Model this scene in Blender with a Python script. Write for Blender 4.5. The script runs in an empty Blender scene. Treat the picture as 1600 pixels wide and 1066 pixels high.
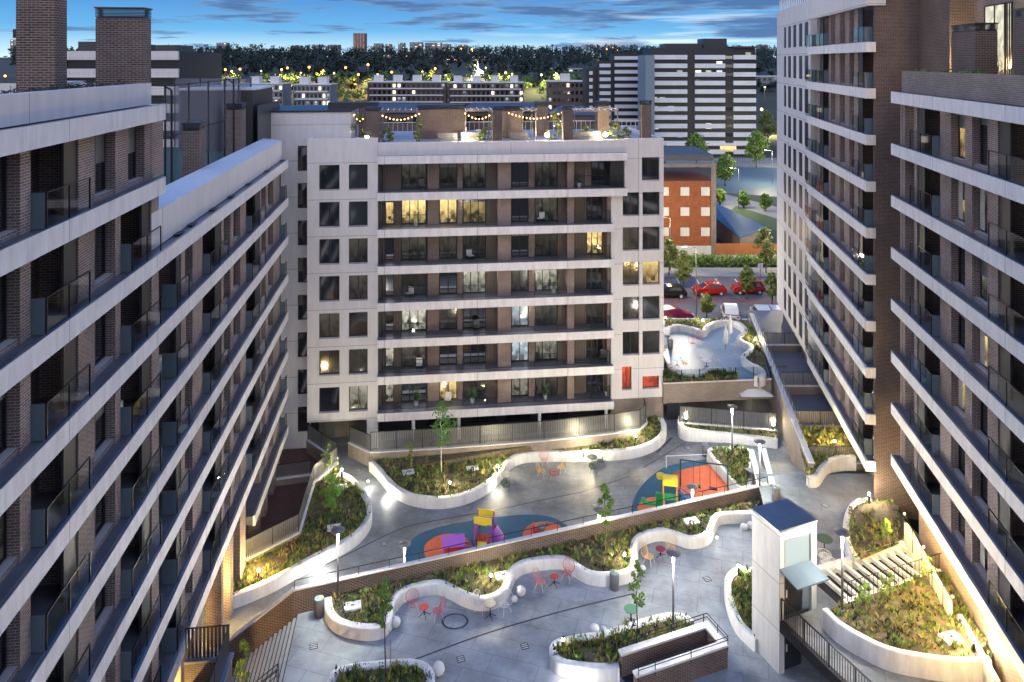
import bpy, math, random
from mathutils import Vector, noise
R = math.radians
random.seed(11)
C = bpy.context.scene.collection
SC = bpy.context.scene

# ------------------------------------------------------------------ camera
HC, HV, F, CX = 32.3, 96.0, 1180.0, 800.0      # eye height (m); horizon row, focal length, centre column in photo pixels
cd = bpy.data.cameras.new('camera'); cam = bpy.data.objects.new('camera', cd); C.objects.link(cam)
cam.location = (0, 0, HC); cam.rotation_euler = (R(90), 0, 0)
cd.sensor_width = 36; cd.lens = 36 * F / 1600; cd.shift_y = -(533 - HV) / 1600
cd.clip_end = 9000; cd.clip_start = .5
SC.camera = cam

# ------------------------------------------------------------------ world: dusk sky
W = bpy.data.worlds.new("World"); SC.world = W; W.use_nodes = True
def world():
    nt = W.node_tree; N = nt.nodes; L = nt.links; N.clear()
    out = N.new('ShaderNodeOutputWorld'); bg = N.new('ShaderNodeBackground'); L.new(bg.outputs[0], out.inputs[0])
    tc = N.new('ShaderNodeTexCoord'); sp = N.new('ShaderNodeSeparateXYZ'); L.new(tc.outputs['Generated'], sp.inputs[0])
    def math_(op, a, b=None, c=False):
        m = N.new('ShaderNodeMath'); m.operation = op; m.use_clamp = c
        for i, v in enumerate((a, b)):
            if v is None: continue
            if isinstance(v, (int, float)): m.inputs[i].default_value = v
            else: L.new(v, m.inputs[i])
        return m.outputs[0]
    def ramp(fac, stops, mode='LINEAR'):
        r = N.new('ShaderNodeValToRGB'); r.color_ramp.interpolation = mode; e = r.color_ramp.elements
        while len(e) < len(stops): e.new(.5)
        for i, (p, c) in enumerate(stops): e[i].position = p; e[i].color = (*c, 1)
        L.new(fac, r.inputs[0]); return r.outputs[0]
    def mix(f, a, b, mode='MIX'):
        m = N.new('ShaderNodeMix'); m.data_type = 'RGBA'; m.blend_type = mode
        if isinstance(f, (int, float)): m.inputs[0].default_value = f
        else: L.new(f, m.inputs[0])
        for s, v in ((6, a), (7, b)):
            if isinstance(v, tuple): m.inputs[s].default_value = (*v, 1)
            else: L.new(v, m.inputs[s])
        return m.outputs[2]
    x, y, z = sp.outputs
    base = ramp(math_('MAXIMUM', z, 0), [(0, (.50, .58, .58)), (.015, (.30, .47, .56)), (.04, (.075, .27, .50)), (.085, (.03, .15, .40)), (.3, (.03, .20, .66)), (1, (.02, .20, .76))])
    # the after-glow of the set sun behind the camera, with brightness added east and west for the side facades
    back = math_('MULTIPLY', math_('SUBTRACT', .80, y, True), 1.25, True)
    low = math_('POWER', math_('SUBTRACT', 1, math_('MAXIMUM', z, 0), True), 1.15)
    glow = math_('MULTIPLY', back, low, True)
    side = math_('SUBTRACT', 1, math_('ABSOLUTE', y), True)
    base = mix(glow, base, mix(side, (1.20, 1.10, 1.04), (3.1, 2.9, 2.75)))
    # long flat clouds
    cb = N.new('ShaderNodeCombineXYZ')
    L.new(math_('MULTIPLY', x, 5.5), cb.inputs[0]); L.new(math_('MULTIPLY', z, 58.0), cb.inputs[2]); L.new(math_('MULTIPLY', y, 1.0), cb.inputs[1])
    nz = N.new('ShaderNodeTexNoise'); nz.inputs['Scale'].default_value = 1.25; nz.inputs['Detail'].default_value = 8; nz.inputs['Roughness'].default_value = .6
    L.new(cb.outputs[0], nz.inputs['Vector'])
    bias = math_('MULTIPLY', math_('SUBTRACT', x, -.03, True), .34)           # thicker towards the east
    hi = math_('MULTIPLY', math_('SUBTRACT', z, .010, True), 1.3)
    n2 = math_('ADD', math_('ADD', nz.outputs[0], bias), hi)
    cm = ramp(n2, [(.58, (0, 0, 0)), (.63, (1, 1, 1))], 'EASE')
    start = ramp(z, [(.006, (0, 0, 0)), (.02, (1, 1, 1)), (.35, (1, 1, 1)), (.6, (.3, .3, .3))])
    cloud = ramp(n2, [(.56, (.11, .24, .42)), (.70, (.03, .085, .22))])
    base = mix(math_('MULTIPLY', math_('MULTIPLY', cm, start), .9), base, cloud)
    # pale breaks close to the horizon on the east side
    cb2 = N.new('ShaderNodeCombineXYZ'); L.new(math_('MULTIPLY', x, 5), cb2.inputs[0]); L.new(math_('MULTIPLY', z, 90), cb2.inputs[2])
    n3 = N.new('ShaderNodeTexNoise'); n3.inputs['Scale'].default_value = 1.1; n3.inputs['Detail'].default_value = 4; L.new(cb2.outputs[0], n3.inputs['Vector'])
    br = ramp(n3.outputs[0], [(.50, (0, 0, 0)), (.66, (1, 1, 1))], 'EASE')
    band = ramp(z, [(0, (1, 1, 1)), (.03, (.8, .8, .8)), (.09, (.25, .25, .25)), (.14, (0, 0, 0))])
    east = math_('MULTIPLY', math_('SUBTRACT', x, -.12, True), 3.2, True)
    base = mix(math_('MULTIPLY', math_('MULTIPLY', br, band), math_('MULTIPLY', east, .62)), base, (.66, .70, .70))
    sky = N.new('ShaderNodeTexSky'); sky.sky_type = 'NISHITA'; sky.sun_disc = False; sky.sun_elevation = R(4); sky.sun_rotation = R(185)
    base = mix(.006, base, sky.outputs[0], 'ADD')
    L.new(base, bg.inputs[0]); bg.inputs[1].default_value = 1.0
world()
sd = bpy.data.lights.new('sun', 'SUN'); sun = bpy.data.objects.new('sun', sd); C.objects.link(sun)
sd.energy = .4; sd.angle = R(35); sd.color = (1, .88, .84); sun.rotation_euler = (R(62), 0, R(-5))   # low after-glow behind the camera
SC.view_settings.view_transform = 'Standard'; SC.view_settings.look = 'None'; SC.view_settings.exposure = .84; SC.view_settings.gamma = 1
SC.render.engine = 'CYCLES'; SC.cycles.use_denoising = True; SC.cycles.max_bounces = 5; SC.cycles.transparent_max_bounces = 10
SC.cycles.sample_clamp_indirect = 4; SC.cycles.caustics_reflective = False; SC.cycles.caustics_refractive = False

# ------------------------------------------------------------------ helpers
def at(u, v, z):
    Y = (HC - z) * F / (v - HV); return Vector(((u - CX) / F * Y, Y, z))
def sm(a, b, x):
    t = max(0, min(1, (x - a) / (b - a))); return t
def zc(X, Y):                      # the sloping ground of the big court
    z = 1.2 * sm(5, 12, X) + .5 * sm(12, 17, X)
    if X > 16.8: z = 1.7 + 2.1 * sm(57.5, 52, Y)
    return z
def atc(u, v, h=0):
    z = h
    for _ in range(14):
        p = at(u, v, z); z = .5 * z + .5 * (zc(min(p.x, 16.7), p.y) + h)
    return at(u, v, z)
NB = 2.5                            # level of the upper terrace court in front
def zr(Y): return 3.8 + 1.3 * sm(47, 42, Y)
def atr(u, v, h=0):
    z = 4.5 + h
    for _ in range(14): p = at(u, v, z); z = zr(p.y) + h
    return at(u, v, z)

class MB:
    def __init__(s): s.v = []; s.f = []; s.m = []
    def q(s, pts, mi=0):
        b = len(s.v); s.v += [tuple(p) for p in pts]; s.f.append(tuple(range(b, b + len(pts)))); s.m.append(mi)
    def box(s, x0, x1, y0, y1, z0, z1, mi=0):
        if x0 > x1: x0, x1 = x1, x0
        if y0 > y1: y0, y1 = y1, y0
        b = len(s.v)
        s.v += [(x, y, z) for z in (z0, z1) for x, y in ((x0, y0), (x1, y0), (x1, y1), (x0, y1))]
        for f in ((3, 2, 1, 0), (4, 5, 6, 7), (0, 1, 5, 4), (1, 2, 6, 5), (2, 3, 7, 6), (3, 0, 4, 7)):
            s.f.append(tuple(b + i for i in f)); s.m.append(mi)
        return s
    def prism(s, poly, z0, z1, mi=0, mt=None):
        a = sum(poly[i][0] * poly[(i + 1) % len(poly)][1] - poly[(i + 1) % len(poly)][0] * poly[i][1] for i in range(len(poly)))
        if a < 0: poly = poly[::-1]
        n = len(poly); b = len(s.v)
        s.v += [(p[0], p[1], z0) for p in poly] + [(p[0], p[1], z1) for p in poly]
        s.f.append(tuple(b + i for i in reversed(range(n)))); s.m.append(mi)
        s.f.append(tuple(b + n + i for i in range(n))); s.m.append(mi if mt is None else mt)
        for i in range(n):
            j = (i + 1) % n; s.f.append((b + i, b + j, b + n + j, b + n + i)); s.m.append(mi)
        return s
    def tube(s, p, q, r, n=6, r2=None, cap=True, mi=0):
        p = Vector(p); q = Vector(q); d = (q - p)
        if d.length < 1e-6: return s
        d.normalize(); a = d.orthogonal().normalized(); c = d.cross(a); r2 = r if r2 is None else r2; b = len(s.v)
        for (o, rr) in ((p, r), (q, r2)):
            for i in range(n):
                t = 2 * math.pi * i / n; s.v.append(tuple(o + (a * math.cos(t) + c * math.sin(t)) * rr))
        for i in range(n):
            j = (i + 1) % n; s.f.append((b + i, b + j, b + n + j, b + n + i)); s.m.append(mi)
        if cap: s.f.append(tuple(b + i for i in reversed(range(n)))); s.f.append(tuple(b + n + i for i in range(n))); s.m += [mi, mi]
        return s
    def path(s, pts, r, n=5, closed=False):
        k = len(pts)
        for i in range(k if closed else k - 1): s.tube(pts[i], pts[(i + 1) % k], r, n)
        return s
    def ball(s, c, r, n=10, m=7, sz=1, mi=0):
        b = len(s.v)
        for j in range(m + 1):
            ph = math.pi * j / m
            for i in range(n):
                t = 2 * math.pi * i / n; s.v.append((c[0] + r * math.sin(ph) * math.cos(t), c[1] + r * math.sin(ph) * math.sin(t), c[2] + r * sz * math.cos(ph)))
        for j in range(m):
            for i in range(n):
                k = (i + 1) % n; s.f.append((b + j * n + i, b + (j + 1) * n + i, b + (j + 1) * n + k, b + j * n + k)); s.m.append(mi)
        return s
    def lathe(s, c, prof, n=12, mi=0):
        b = len(s.v)
        for (r, z) in prof:
            for i in range(n):
                t = 2 * math.pi * i / n; s.v.append((c[0] + r * math.cos(t), c[1] + r * math.sin(t), c[2] + z))
        for j in range(len(prof) - 1):
            for i in range(n):
                k = (i + 1) % n; s.f.append((b + j * n + i, b + j * n + k, b + (j + 1) * n + k, b + (j + 1) * n + i)); s.m.append(mi)
        s.f.append(tuple(b + i for i in reversed(range(n)))); s.f.append(tuple(b + (len(prof) - 1) * n + i for i in range(n))); s.m += [mi, mi]
        return s
    def mesh(s, name, mats, smooth=False):
        me = bpy.data.meshes.new(name); me.from_pydata(s.v, [], s.f)
        for m in (mats if isinstance(mats, (list, tuple)) else [mats]): me.materials.append(m)
        me.polygons.foreach_set('material_index', s.m)
        if smooth: me.polygons.foreach_set('use_smooth', [True] * len(s.f))
        me.update(); return me
    def build(s, name, mats, parent=None, smooth=False, loc=None, rz=0):
        return put(name, s.mesh(name, mats, smooth), parent, loc, rz)
def put(name, me, parent=None, loc=None, rz=0):
    o = bpy.data.objects.new(name, me); C.objects.link(o); o.parent = parent
    if loc is not None: o.location = loc
    if rz: o.rotation_euler = (0, 0, rz)
    return o
def tag(o, label=None, cat=None, group=None, kind=None):
    if label: o['label'] = label
    if cat: o['category'] = cat
    if group: o['group'] = group
    if kind: o['kind'] = kind
    return o
def thing(name, label, cat, loc=(0, 0, 0), rz=0, group=None):
    return tag(put(name, None, None, loc, rz), label, cat, group)
def copy_tree(o, parent=None):
    c = o.copy(); C.objects.link(c); c.parent = parent
    for ch in [k for k in KIDS(o)]: copy_tree(ch, c)
    return c
def KIDS(o): return list(o.children)
_mc = {}
def cached(key, fn):
    if key not in _mc: _mc[key] = fn()
    return _mc[key]
def spline(pts, closed=False, n=6):
    pts = [Vector((p[0], p[1])) for p in pts]; k = len(pts); out = []
    rng = range(k) if closed else range(k - 1)
    for i in rng:
        if closed: p0, p1, p2, p3 = (pts[(i + j - 1) % k] for j in range(4))
        else: p0, p1, p2, p3 = pts[max(i - 1, 0)], pts[i], pts[i + 1], pts[min(i + 2, k - 1)]
        for j in range(n):
            t = j / n
            out.append(.5 * ((2 * p1) + (-p0 + p2) * t + (2 * p0 - 5 * p1 + 4 * p2 - p3) * t * t + (-p0 + 3 * p1 - 3 * p2 + p3) * t ** 3))
    if not closed: out.append(pts[-1])
    return out
def offset(path, d, closed=False):
    k = len(path); out = []
    for i in range(k):
        a = path[(i - 1) % k] if (closed or i > 0) else path[i]; b = path[(i + 1) % k] if (closed or i < k - 1) else path[i]
        t = (b - a).normalized(); out.append(path[i] + Vector((-t.y, t.x)) * d)
    return out
def ribbon(m, path, w, zb, zt, closed=False, mi=0):
    """a wall of width w along path; zb, zt are heights or functions of (x, y)"""
    fb = zb if callable(zb) else (lambda x, y: zb); ft = zt if callable(zt) else (lambda x, y: zt)
    A = offset(path, w / 2, closed); B = offset(path, -w / 2, closed); k = len(path); b = len(m.v); bev = .035
    A2 = offset(path, w / 2 - bev, closed); B2 = offset(path, -w / 2 + bev, closed)
    for i in range(k):
        c = path[i]; zt_ = ft(c.x, c.y); zb_ = fb(c.x, c.y)
        m.v += [(A[i].x, A[i].y, zb_), (A[i].x, A[i].y, zt_ - bev), (A2[i].x, A2[i].y, zt_), (B2[i].x, B2[i].y, zt_), (B[i].x, B[i].y, zt_ - bev), (B[i].x, B[i].y, zb_)]
    for i in range(k if closed else k - 1):
        j = (i + 1) % k
        for e in range(5): m.f.append((b + i * 6 + e, b + i * 6 + e + 1, b + j * 6 + e + 1, b + j * 6 + e)); m.m.append(mi)
    if not closed:
        m.f.append(tuple(b + e for e in range(6))); m.f.append(tuple(b + (k - 1) * 6 + e for e in reversed(range(6)))); m.m += [mi, mi]
    return m
def inside(p, poly):
    c = False; n = len(poly); j = n - 1
    for i in range(n):
        xi, yi, xj, yj = poly[i][0], poly[i][1], poly[j][0], poly[j][1]
        if (yi > p[1]) != (yj > p[1]) and p[0] < (xj - xi) * (p[1] - yi) / (yj - yi) + xi: c = not c
        j = i
    return c

# ------------------------------------------------------------------ materials
def nodes(name):
    m = bpy.data.materials.new(name); m.use_nodes = True; nt = m.node_tree
    return m, nt, nt.nodes['Principled BSDF']
def col(b, c): b.inputs['Base Color'].default_value = (*c, 1)
def plain(name, c, rough=.6, metal=0, var=.12, scale=3, bump=0, spec=.5):
    m, nt, b = nodes(name); N, L = nt.nodes, nt.links
    b.inputs['Roughness'].default_value = rough; b.inputs['Metallic'].default_value = metal; b.inputs['Specular IOR Level'].default_value = spec
    tc = N.new('ShaderNodeTexCoord'); nz = N.new('ShaderNodeTexNoise'); nz.inputs['Scale'].default_value = scale; nz.inputs['Detail'].default_value = 5; nz.inputs['Roughness'].default_value = .65
    L.new(tc.outputs['Object'], nz.inputs['Vector'])
    r = N.new('ShaderNodeValToRGB'); e = r.color_ramp.elements; e[0].position = .3; e[1].position = .7
    e[0].color = (*[x * (1 - var) for x in c], 1); e[1].color = (*[min(1, x * (1 + var)) for x in c], 1)
    L.new(nz.outputs[0], r.inputs[0]); L.new(r.outputs[0], b.inputs['Base Color'])
    if bump:
        bp = N.new('ShaderNodeBump'); bp.inputs['Strength'].default_value = bump; bp.inputs['Distance'].default_value = .02
        L.new(nz.outputs[0], bp.inputs['Height']); L.new(bp.outputs[0], b.inputs['Normal'])
    return m
def brick(name, c1, c2, mortar, w=.27, h=.085, rough=.8):
    m, nt, b = nodes(name); N, L = nt.nodes, nt.links; b.inputs['Roughness'].default_value = rough
    tc = N.new('ShaderNodeTexCoord'); sp = N.new('ShaderNodeSeparateXYZ'); L.new(tc.outputs['Object'], sp.inputs[0])
    ad = N.new('ShaderNodeMath'); L.new(sp.outputs[0], ad.inputs[0]); L.new(sp.outputs[1], ad.inputs[1])
    cb = N.new('ShaderNodeCombineXYZ'); L.new(ad.outputs[0], cb.inputs[0]); L.new(sp.outputs[2], cb.inputs[1])
    bt = N.new('ShaderNodeTexBrick'); L.new(cb.outputs[0], bt.inputs['Vector'])
    for k, v in (('Scale', 1), ('Mortar Size', .011), ('Mortar Smooth', .2), ('Brick Width', w), ('Row Height', h), ('Bias', -.1)): bt.inputs[k].default_value = v
    bt.inputs['Color1'].default_value = (*c1, 1); bt.inputs['Color2'].default_value = (*c2, 1); bt.inputs['Mortar'].default_value = (*mortar, 1)
    nz = N.new('ShaderNodeTexNoise'); nz.inputs['Scale'].default_value = .6; nz.inputs['Detail'].default_value = 6; L.new(tc.outputs['Object'], nz.inputs['Vector'])
    mx = N.new('ShaderNodeMix'); mx.data_type = 'RGBA'; mx.blend_type = 'MULTIPLY'; mx.inputs[0].default_value = .55
    r = N.new('ShaderNodeValToRGB'); r.color_ramp.elements[0].color = (.55, .55, .55, 1); r.color_ramp.elements[1].color = (1.25, 1.25, 1.25, 1); r.color_ramp.elements[0].position = .3; r.color_ramp.elements[1].position = .7
    L.new(nz.outputs[0], r.inputs[0]); L.new(bt.outputs[0], mx.inputs[6]); L.new(r.outputs[0], mx.inputs[7]); L.new(mx.outputs[2], b.inputs['Base Color'])
    bp = N.new('ShaderNodeBump'); bp.inputs['Strength'].default_value = .5; bp.inputs['Distance'].default_value = .01; bp.invert = True
    L.new(bt.outputs[1], bp.inputs['Height']); L.new(bp.outputs[0], b.inputs['Normal'])
    return m
def stained(name, c, rough=.65, joint=0, dirt=.16, jh=0):
    """render / concrete with weathering streaks and panel joints"""
    m, nt, b = nodes(name); N, L = nt.nodes, nt.links; b.inputs['Roughness'].default_value = rough
    tc = N.new('ShaderNodeTexCoord'); mp = N.new('ShaderNodeMapping'); mp.inputs['Scale'].default_value = (2.2, 2.2, .45); L.new(tc.outputs['Object'], mp.inputs[0])
    nz = N.new('ShaderNodeTexNoise'); nz.inputs['Scale'].default_value = 1.1; nz.inputs['Detail'].default_value = 8; nz.inputs['Roughness'].default_value = .7; L.new(mp.outputs[0], nz.inputs[0])
    r = N.new('ShaderNodeValToRGB'); e = r.color_ramp.elements; e[0].position = .32; e[1].position = .62
    e[0].color = (*[x * (1 - dirt) for x in c], 1); e[1].color = (*c, 1); L.new(nz.outputs[0], r.inputs[0]); o = r.outputs[0]
    if joint:
        sp = N.new('ShaderNodeSeparateXYZ'); L.new(tc.outputs['Object'], sp.inputs[0])
        ad = N.new('ShaderNodeMath'); L.new(sp.outputs[0], ad.inputs[0]); L.new(sp.outputs[1], ad.inputs[1])
        cb = N.new('ShaderNodeCombineXYZ'); L.new(ad.outputs[0], cb.inputs[0]); L.new(sp.outputs[2], cb.inputs[1])
        bt = N.new('ShaderNodeTexBrick'); L.new(cb.outputs[0], bt.inputs['Vector']); bt.offset = 0
        for k, v in (('Scale', 1), ('Mortar Size', .025), ('Brick Width', joint), ('Row Height', jh or 3.0)): bt.inputs[k].default_value = v
        bt.inputs['Color1'].default_value = (1, 1, 1, 1); bt.inputs['Color2'].default_value = (.93, .93, .94, 1); bt.inputs['Mortar'].default_value = (.5, .5, .5, 1)
        mx = N.new('ShaderNodeMix'); mx.data_type = 'RGBA'; mx.blend_type = 'MULTIPLY'; mx.inputs[0].default_value = 1
        L.new(o, mx.inputs[6]); L.new(bt.outputs[0], mx.inputs[7]); o = mx.outputs[2]
    L.new(o, b.inputs['Base Color']); return m
def paving(name, c, tile=1.2, rough=.42, var=.3, ang=0, joint=.75):
    m, nt, b = nodes(name); N, L = nt.nodes, nt.links
    tc = N.new('ShaderNodeTexCoord'); mp = N.new('ShaderNodeMapping'); mp.inputs['Rotation'].default_value = (0, 0, R(ang)); L.new(tc.outputs['Object'], mp.inputs[0])
    bt = N.new('ShaderNodeTexBrick'); L.new(mp.outputs[0], bt.inputs['Vector'])
    for k, v in (('Scale', 1), ('Mortar Size', .022), ('Brick Width', tile), ('Row Height', tile * .5)): bt.inputs[k].default_value = v
    bt.inputs['Color1'].default_value = (1, 1, 1, 1); bt.inputs['Color2'].default_value = (.955, .96, .965, 1); bt.inputs['Mortar'].default_value = (joint, joint, joint, 1)
    nz = N.new('ShaderNodeTexNoise'); nz.inputs['Scale'].default_value = .45; nz.inputs['Detail'].default_value = 9; nz.inputs['Roughness'].default_value = .72; L.new(tc.outputs['Object'], nz.inputs[0])
    r = N.new('ShaderNodeValToRGB'); e = r.color_ramp.elements; e[0].position = .33; e[1].position = .64
    e[0].color = (*[x * (1 - var) for x in c], 1); e[1].color = (*[x * (1 + var * .4) for x in c], 1); L.new(nz.outputs[0], r.inputs[0])
    mx = N.new('ShaderNodeMix'); mx.data_type = 'RGBA'; mx.blend_type = 'MULTIPLY'; mx.inputs[0].default_value = 1
    L.new(r.outputs[0], mx.inputs[6]); L.new(bt.outputs[0], mx.inputs[7]); L.new(mx.outputs[2], b.inputs['Base Color'])
    rr = N.new('ShaderNodeMapRange'); rr.inputs[3].default_value = rough - .14; rr.inputs[4].default_value = rough + .2; L.new(nz.outputs[0], rr.inputs[0]); L.new(rr.outputs[0], b.inputs['Roughness'])
    return m
def slats(name, c, step=.12, rough=.5, axis=0):
    m, nt, b = nodes(name); N, L = nt.nodes, nt.links; b.inputs['Roughness'].default_value = rough; b.inputs['Metallic'].default_value = .3
    tc = N.new('ShaderNodeTexCoord'); sp = N.new('ShaderNodeSeparateXYZ'); L.new(tc.outputs['Object'], sp.inputs[0])
    ad = N.new('ShaderNodeMath'); L.new(sp.outputs[0], ad.inputs[0]); L.new(sp.outputs[1], ad.inputs[1])
    mo = N.new('ShaderNodeMath'); mo.operation = 'PINGPONG'; mo.inputs[1].default_value = step / 2
    L.new(ad.outputs[0] if axis == 0 else sp.outputs[2], mo.inputs[0])
    r = N.new('ShaderNodeValToRGB'); e = r.color_ramp.elements; e[0].position = .012; e[1].position = .025
    e[0].color = (*[x * .35 for x in c], 1); e[1].color = (*c, 1); L.new(mo.outputs[0], r.inputs[0]); L.new(r.outputs[0], b.inputs['Base Color'])
    bp = N.new('ShaderNodeBump'); bp.inputs['Strength'].default_value = .6; bp.inputs['Distance'].default_value = .02; L.new(mo.outputs[0], bp.inputs['Height']); L.new(bp.outputs[0], b.inputs['Normal'])
    return m
def emit(name, c, s):
    m, nt, b = nodes(name); col(b, (0, 0, 0)); b.inputs['Emission Color'].default_value = (*c, 1); b.inputs['Emission Strength'].default_value = s; return m
def litglass(name, c, s, seed=0, furn=.6):
    """a lit room seen through its window: bright ceiling, curtains at the sides, furniture below"""
    m, nt, b = nodes(name); N, L = nt.nodes, nt.links; col(b, (.02, .02, .02)); b.inputs['Roughness'].default_value = .08
    tc = N.new('ShaderNodeTexCoord'); oi = N.new('ShaderNodeObjectInfo'); mp = N.new('ShaderNodeMapping'); L.new(tc.outputs['Object'], mp.inputs[0]); mp.inputs['Scale'].default_value = (1.5, 1, 1)
    cm = N.new('ShaderNodeCombineXYZ'); ml = N.new('ShaderNodeMath'); ml.operation = 'MULTIPLY'; ml.inputs[1].default_value = 37 + seed; L.new(oi.outputs['Random'], ml.inputs[0])
    L.new(ml.outputs[0], cm.inputs[0]); L.new(ml.outputs[0], cm.inputs[1]); L.new(cm.outputs[0], mp.inputs['Location'])
    vo = N.new('ShaderNodeTexVoronoi'); vo.feature = 'F1'; vo.distance = 'CHEBYCHEV'; vo.inputs['Scale'].default_value = 2.4; vo.inputs['Randomness'].default_value = .9; vo.feature = 'SMOOTH_F1'; vo.inputs['Smoothness'].default_value = .25; nz0 = N.new('ShaderNodeTexNoise'); nz0.inputs['Scale'].default_value = 2.1; nz0.inputs['Detail'].default_value = 5; L.new(mp.outputs[0], nz0.inputs[0]); L.new(mp.outputs[0], vo.inputs[0])
    sx = N.new('ShaderNodeSeparateColor'); L.new(vo.outputs['Color'], sx.inputs[0])
    sp = N.new('ShaderNodeSeparateXYZ'); L.new(tc.outputs['Object'], sp.inputs[0])
    zr_ = N.new('ShaderNodeMapRange'); zr_.inputs[1].default_value = .5; zr_.inputs[2].default_value = 1.9; zr_.inputs[3].default_value = .0; zr_.inputs[4].default_value = .42; L.new(sp.outputs[2], zr_.inputs[0])
    ad = N.new('ShaderNodeMath'); ad.operation = 'MULTIPLY_ADD'; L.new(sx.outputs[0], ad.inputs[0]); ad.inputs[1].default_value = .34; ad0 = N.new('ShaderNodeMath'); ad0.operation = 'MULTIPLY_ADD'; L.new(nz0.outputs[0], ad0.inputs[0]); ad0.inputs[1].default_value = .5; L.new(zr_.outputs[0], ad0.inputs[2]); L.new(ad0.outputs[0], ad.inputs[2])
    r = N.new('ShaderNodeValToRGB'); e = r.color_ramp.elements; e[0].position = .30; e[1].position = 1.0
    e[0].color = (*[x * (1 - furn) * .25 for x in c], 1); e[1].color = (*c, 1); L.new(ad.outputs[0], r.inputs[0])
    L.new(r.outputs[0], b.inputs['Emission Color'])
    st = N.new('ShaderNodeMapRange'); st.inputs[3].default_value = s * .45; st.inputs[4].default_value = s * 1.5; L.new(oi.outputs['Random'], st.inputs[0]); L.new(st.outputs[0], b.inputs['Emission Strength']); return m
def leafmat(name, c, c2, trans=.25):
    m, nt, b = nodes(name); N, L = nt.nodes, nt.links; b.inputs['Roughness'].default_value = .65
    g = N.new('ShaderNodeNewGeometry'); tc = N.new('ShaderNodeTexCoord'); nz = N.new('ShaderNodeTexNoise'); nz.inputs['Scale'].default_value = .9; nz.inputs['Detail'].default_value = 4; L.new(tc.outputs['Object'], nz.inputs[0])
    ad = N.new('ShaderNodeMath'); ad.operation = 'MULTIPLY_ADD'; L.new(g.outputs['Random Per Island'], ad.inputs[0]); ad.inputs[1].default_value = .5; L.new(nz.outputs[0], ad.inputs[2])
    r = N.new('ShaderNodeValToRGB'); e = r.color_ramp.elements; e[0].position = .45; e[1].position = .95; e[0].color = (*c, 1); e[1].color = (*c2, 1)
    L.new(ad.outputs[0], r.inputs[0]); L.new(r.outputs[0], b.inputs['Base Color']); return m
def glassmat(name, tint, alpha, rough=.03, metal=0):
    """thin railing glass: part clear, part mirror"""
    m, nt, b = nodes(name); N, L = nt.nodes, nt.links; out = N['Material Output']
    tr = N.new('ShaderNodeBsdfTransparent'); tr.inputs[0].default_value = (*tint, 1); gl = N.new('ShaderNodeBsdfGlossy'); gl.inputs[0].default_value = (.9, .92, .95, 1); gl.inputs['Roughness'].default_value = rough
    fr = N.new('ShaderNodeFresnel'); fr.inputs[0].default_value = 1.18; mr = N.new('ShaderNodeMapRange'); mr.inputs[3].default_value = alpha; mr.inputs[4].default_value = 1; L.new(fr.outputs[0], mr.inputs[0])
    mx = N.new('ShaderNodeMixShader'); L.new(mr.outputs[0], mx.inputs[0]); L.new(tr.outputs[0], mx.inputs[1]); L.new(gl.outputs[0], mx.inputs[2]); L.new(mx.outputs[0], out.inputs[0]); return m

M = {}
M['brick'] = brick('brown_brick', (.070, .044, .034), (.125, .082, .064), (.30, .265, .245))
M['brickd'] = brick('dark_brick', (.075, .047, .038), (.12, .078, .062), (.24, .20, .18))
M['brickg'] = brick('grey_brick', (.16, .13, .11), (.24, .19, .16), (.33, .30, .27))
M['brickl'] = brick('pale_brick', (.16, .108, .092), (.25, .175, .15), (.44, .40, .38))
M['band'] = stained('white_concrete_band', (.80, .78, .77), .6, 7.6, .24, 50)
M['render'] = stained('white_render', (.70, .68, .67), .75, 11.0, .13, 3.0)
M['bench'] = stained('white_bench_concrete', (.70, .70, .67), .6, 0, .26)
M['cap'] = stained('pale_coping', (.66, .66, .65), .5, 0, .15)
M['ledge'] = plain('slab_tiles', (.11, .115, .135), .3, 0, .25, 2)
M['slat'] = slats('dark_slats', (.055, .055, .06), .11)
M['wood'] = slats('brown_slats', (.14, .115, .10), .13)
M['panel'] = plain('dark_panel', (.035, .04, .05), .35, .3, .1, 1)
M['metal'] = plain('black_metal', (.025, .025, .028), .4, .6, .1, 4)
M['grey'] = plain('grey_metal', (.16, .165, .175), .45, .4, .1, 3)
M['edge'] = plain('zinc_edge', (.42, .46, .52), .3, .85, .08, 2)
M['frame'] = plain('window_frame_metal', (.03, .03, .035), .4, .5, .08, 3)
M['white'] = plain('white_paint', (.75, .75, .74), .45, 0, .05, 3)
M['sidep'] = plain('frosted_side_panel', (.13, .17, .20), .25, 0, .1, 1)
m, nt, b = nodes('dark_window_glass'); col(b, (.012, .016, .02)); b.inputs['Roughness'].default_value = .06; b.inputs['Specular IOR Level'].default_value = .8; b.inputs['IOR'].default_value = 2.0; M['glass'] = m
M['rail'] = glassmat('balcony_glass', (.84, .89, .89), .03)
m, nt, b = nodes('mesh_screen'); col(b, (.20, .21, .25)); b.inputs['Alpha'].default_value = .30; b.inputs['Roughness'].default_value = .9; M['net'] = m
M['lit'] = litglass('warm_lit_room', (1.0, .72, .28), .62, 0, .8)
M['lit2'] = litglass('pale_lit_room', (.85, .82, .64), .42, 3, .9)
M['lit3'] = litglass('dim_lit_room', (.50, .46, .36), .085, 7, .95)
M['slit'] = plain('dull_slit_glass', (.018, .022, .03), .4, 0, .1, 1, 0, .25)
M['litb'] = emit('bright_window_light', (1, .86, .62), 1.3)
M['litc'] = litglass('cool_lit_room', (.75, .9, 1), .55, 5, .6)
M['red'] = litglass('red_blind', (.85, .10, .04), .7, 2, .2)
M['curt'] = plain('pale_curtain', (.42, .40, .36), .8, 0, .15, 2)
M['soil'] = plain('soil', (.105, .085, .05), .95, 0, .6, 3.5, .9)
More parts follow.
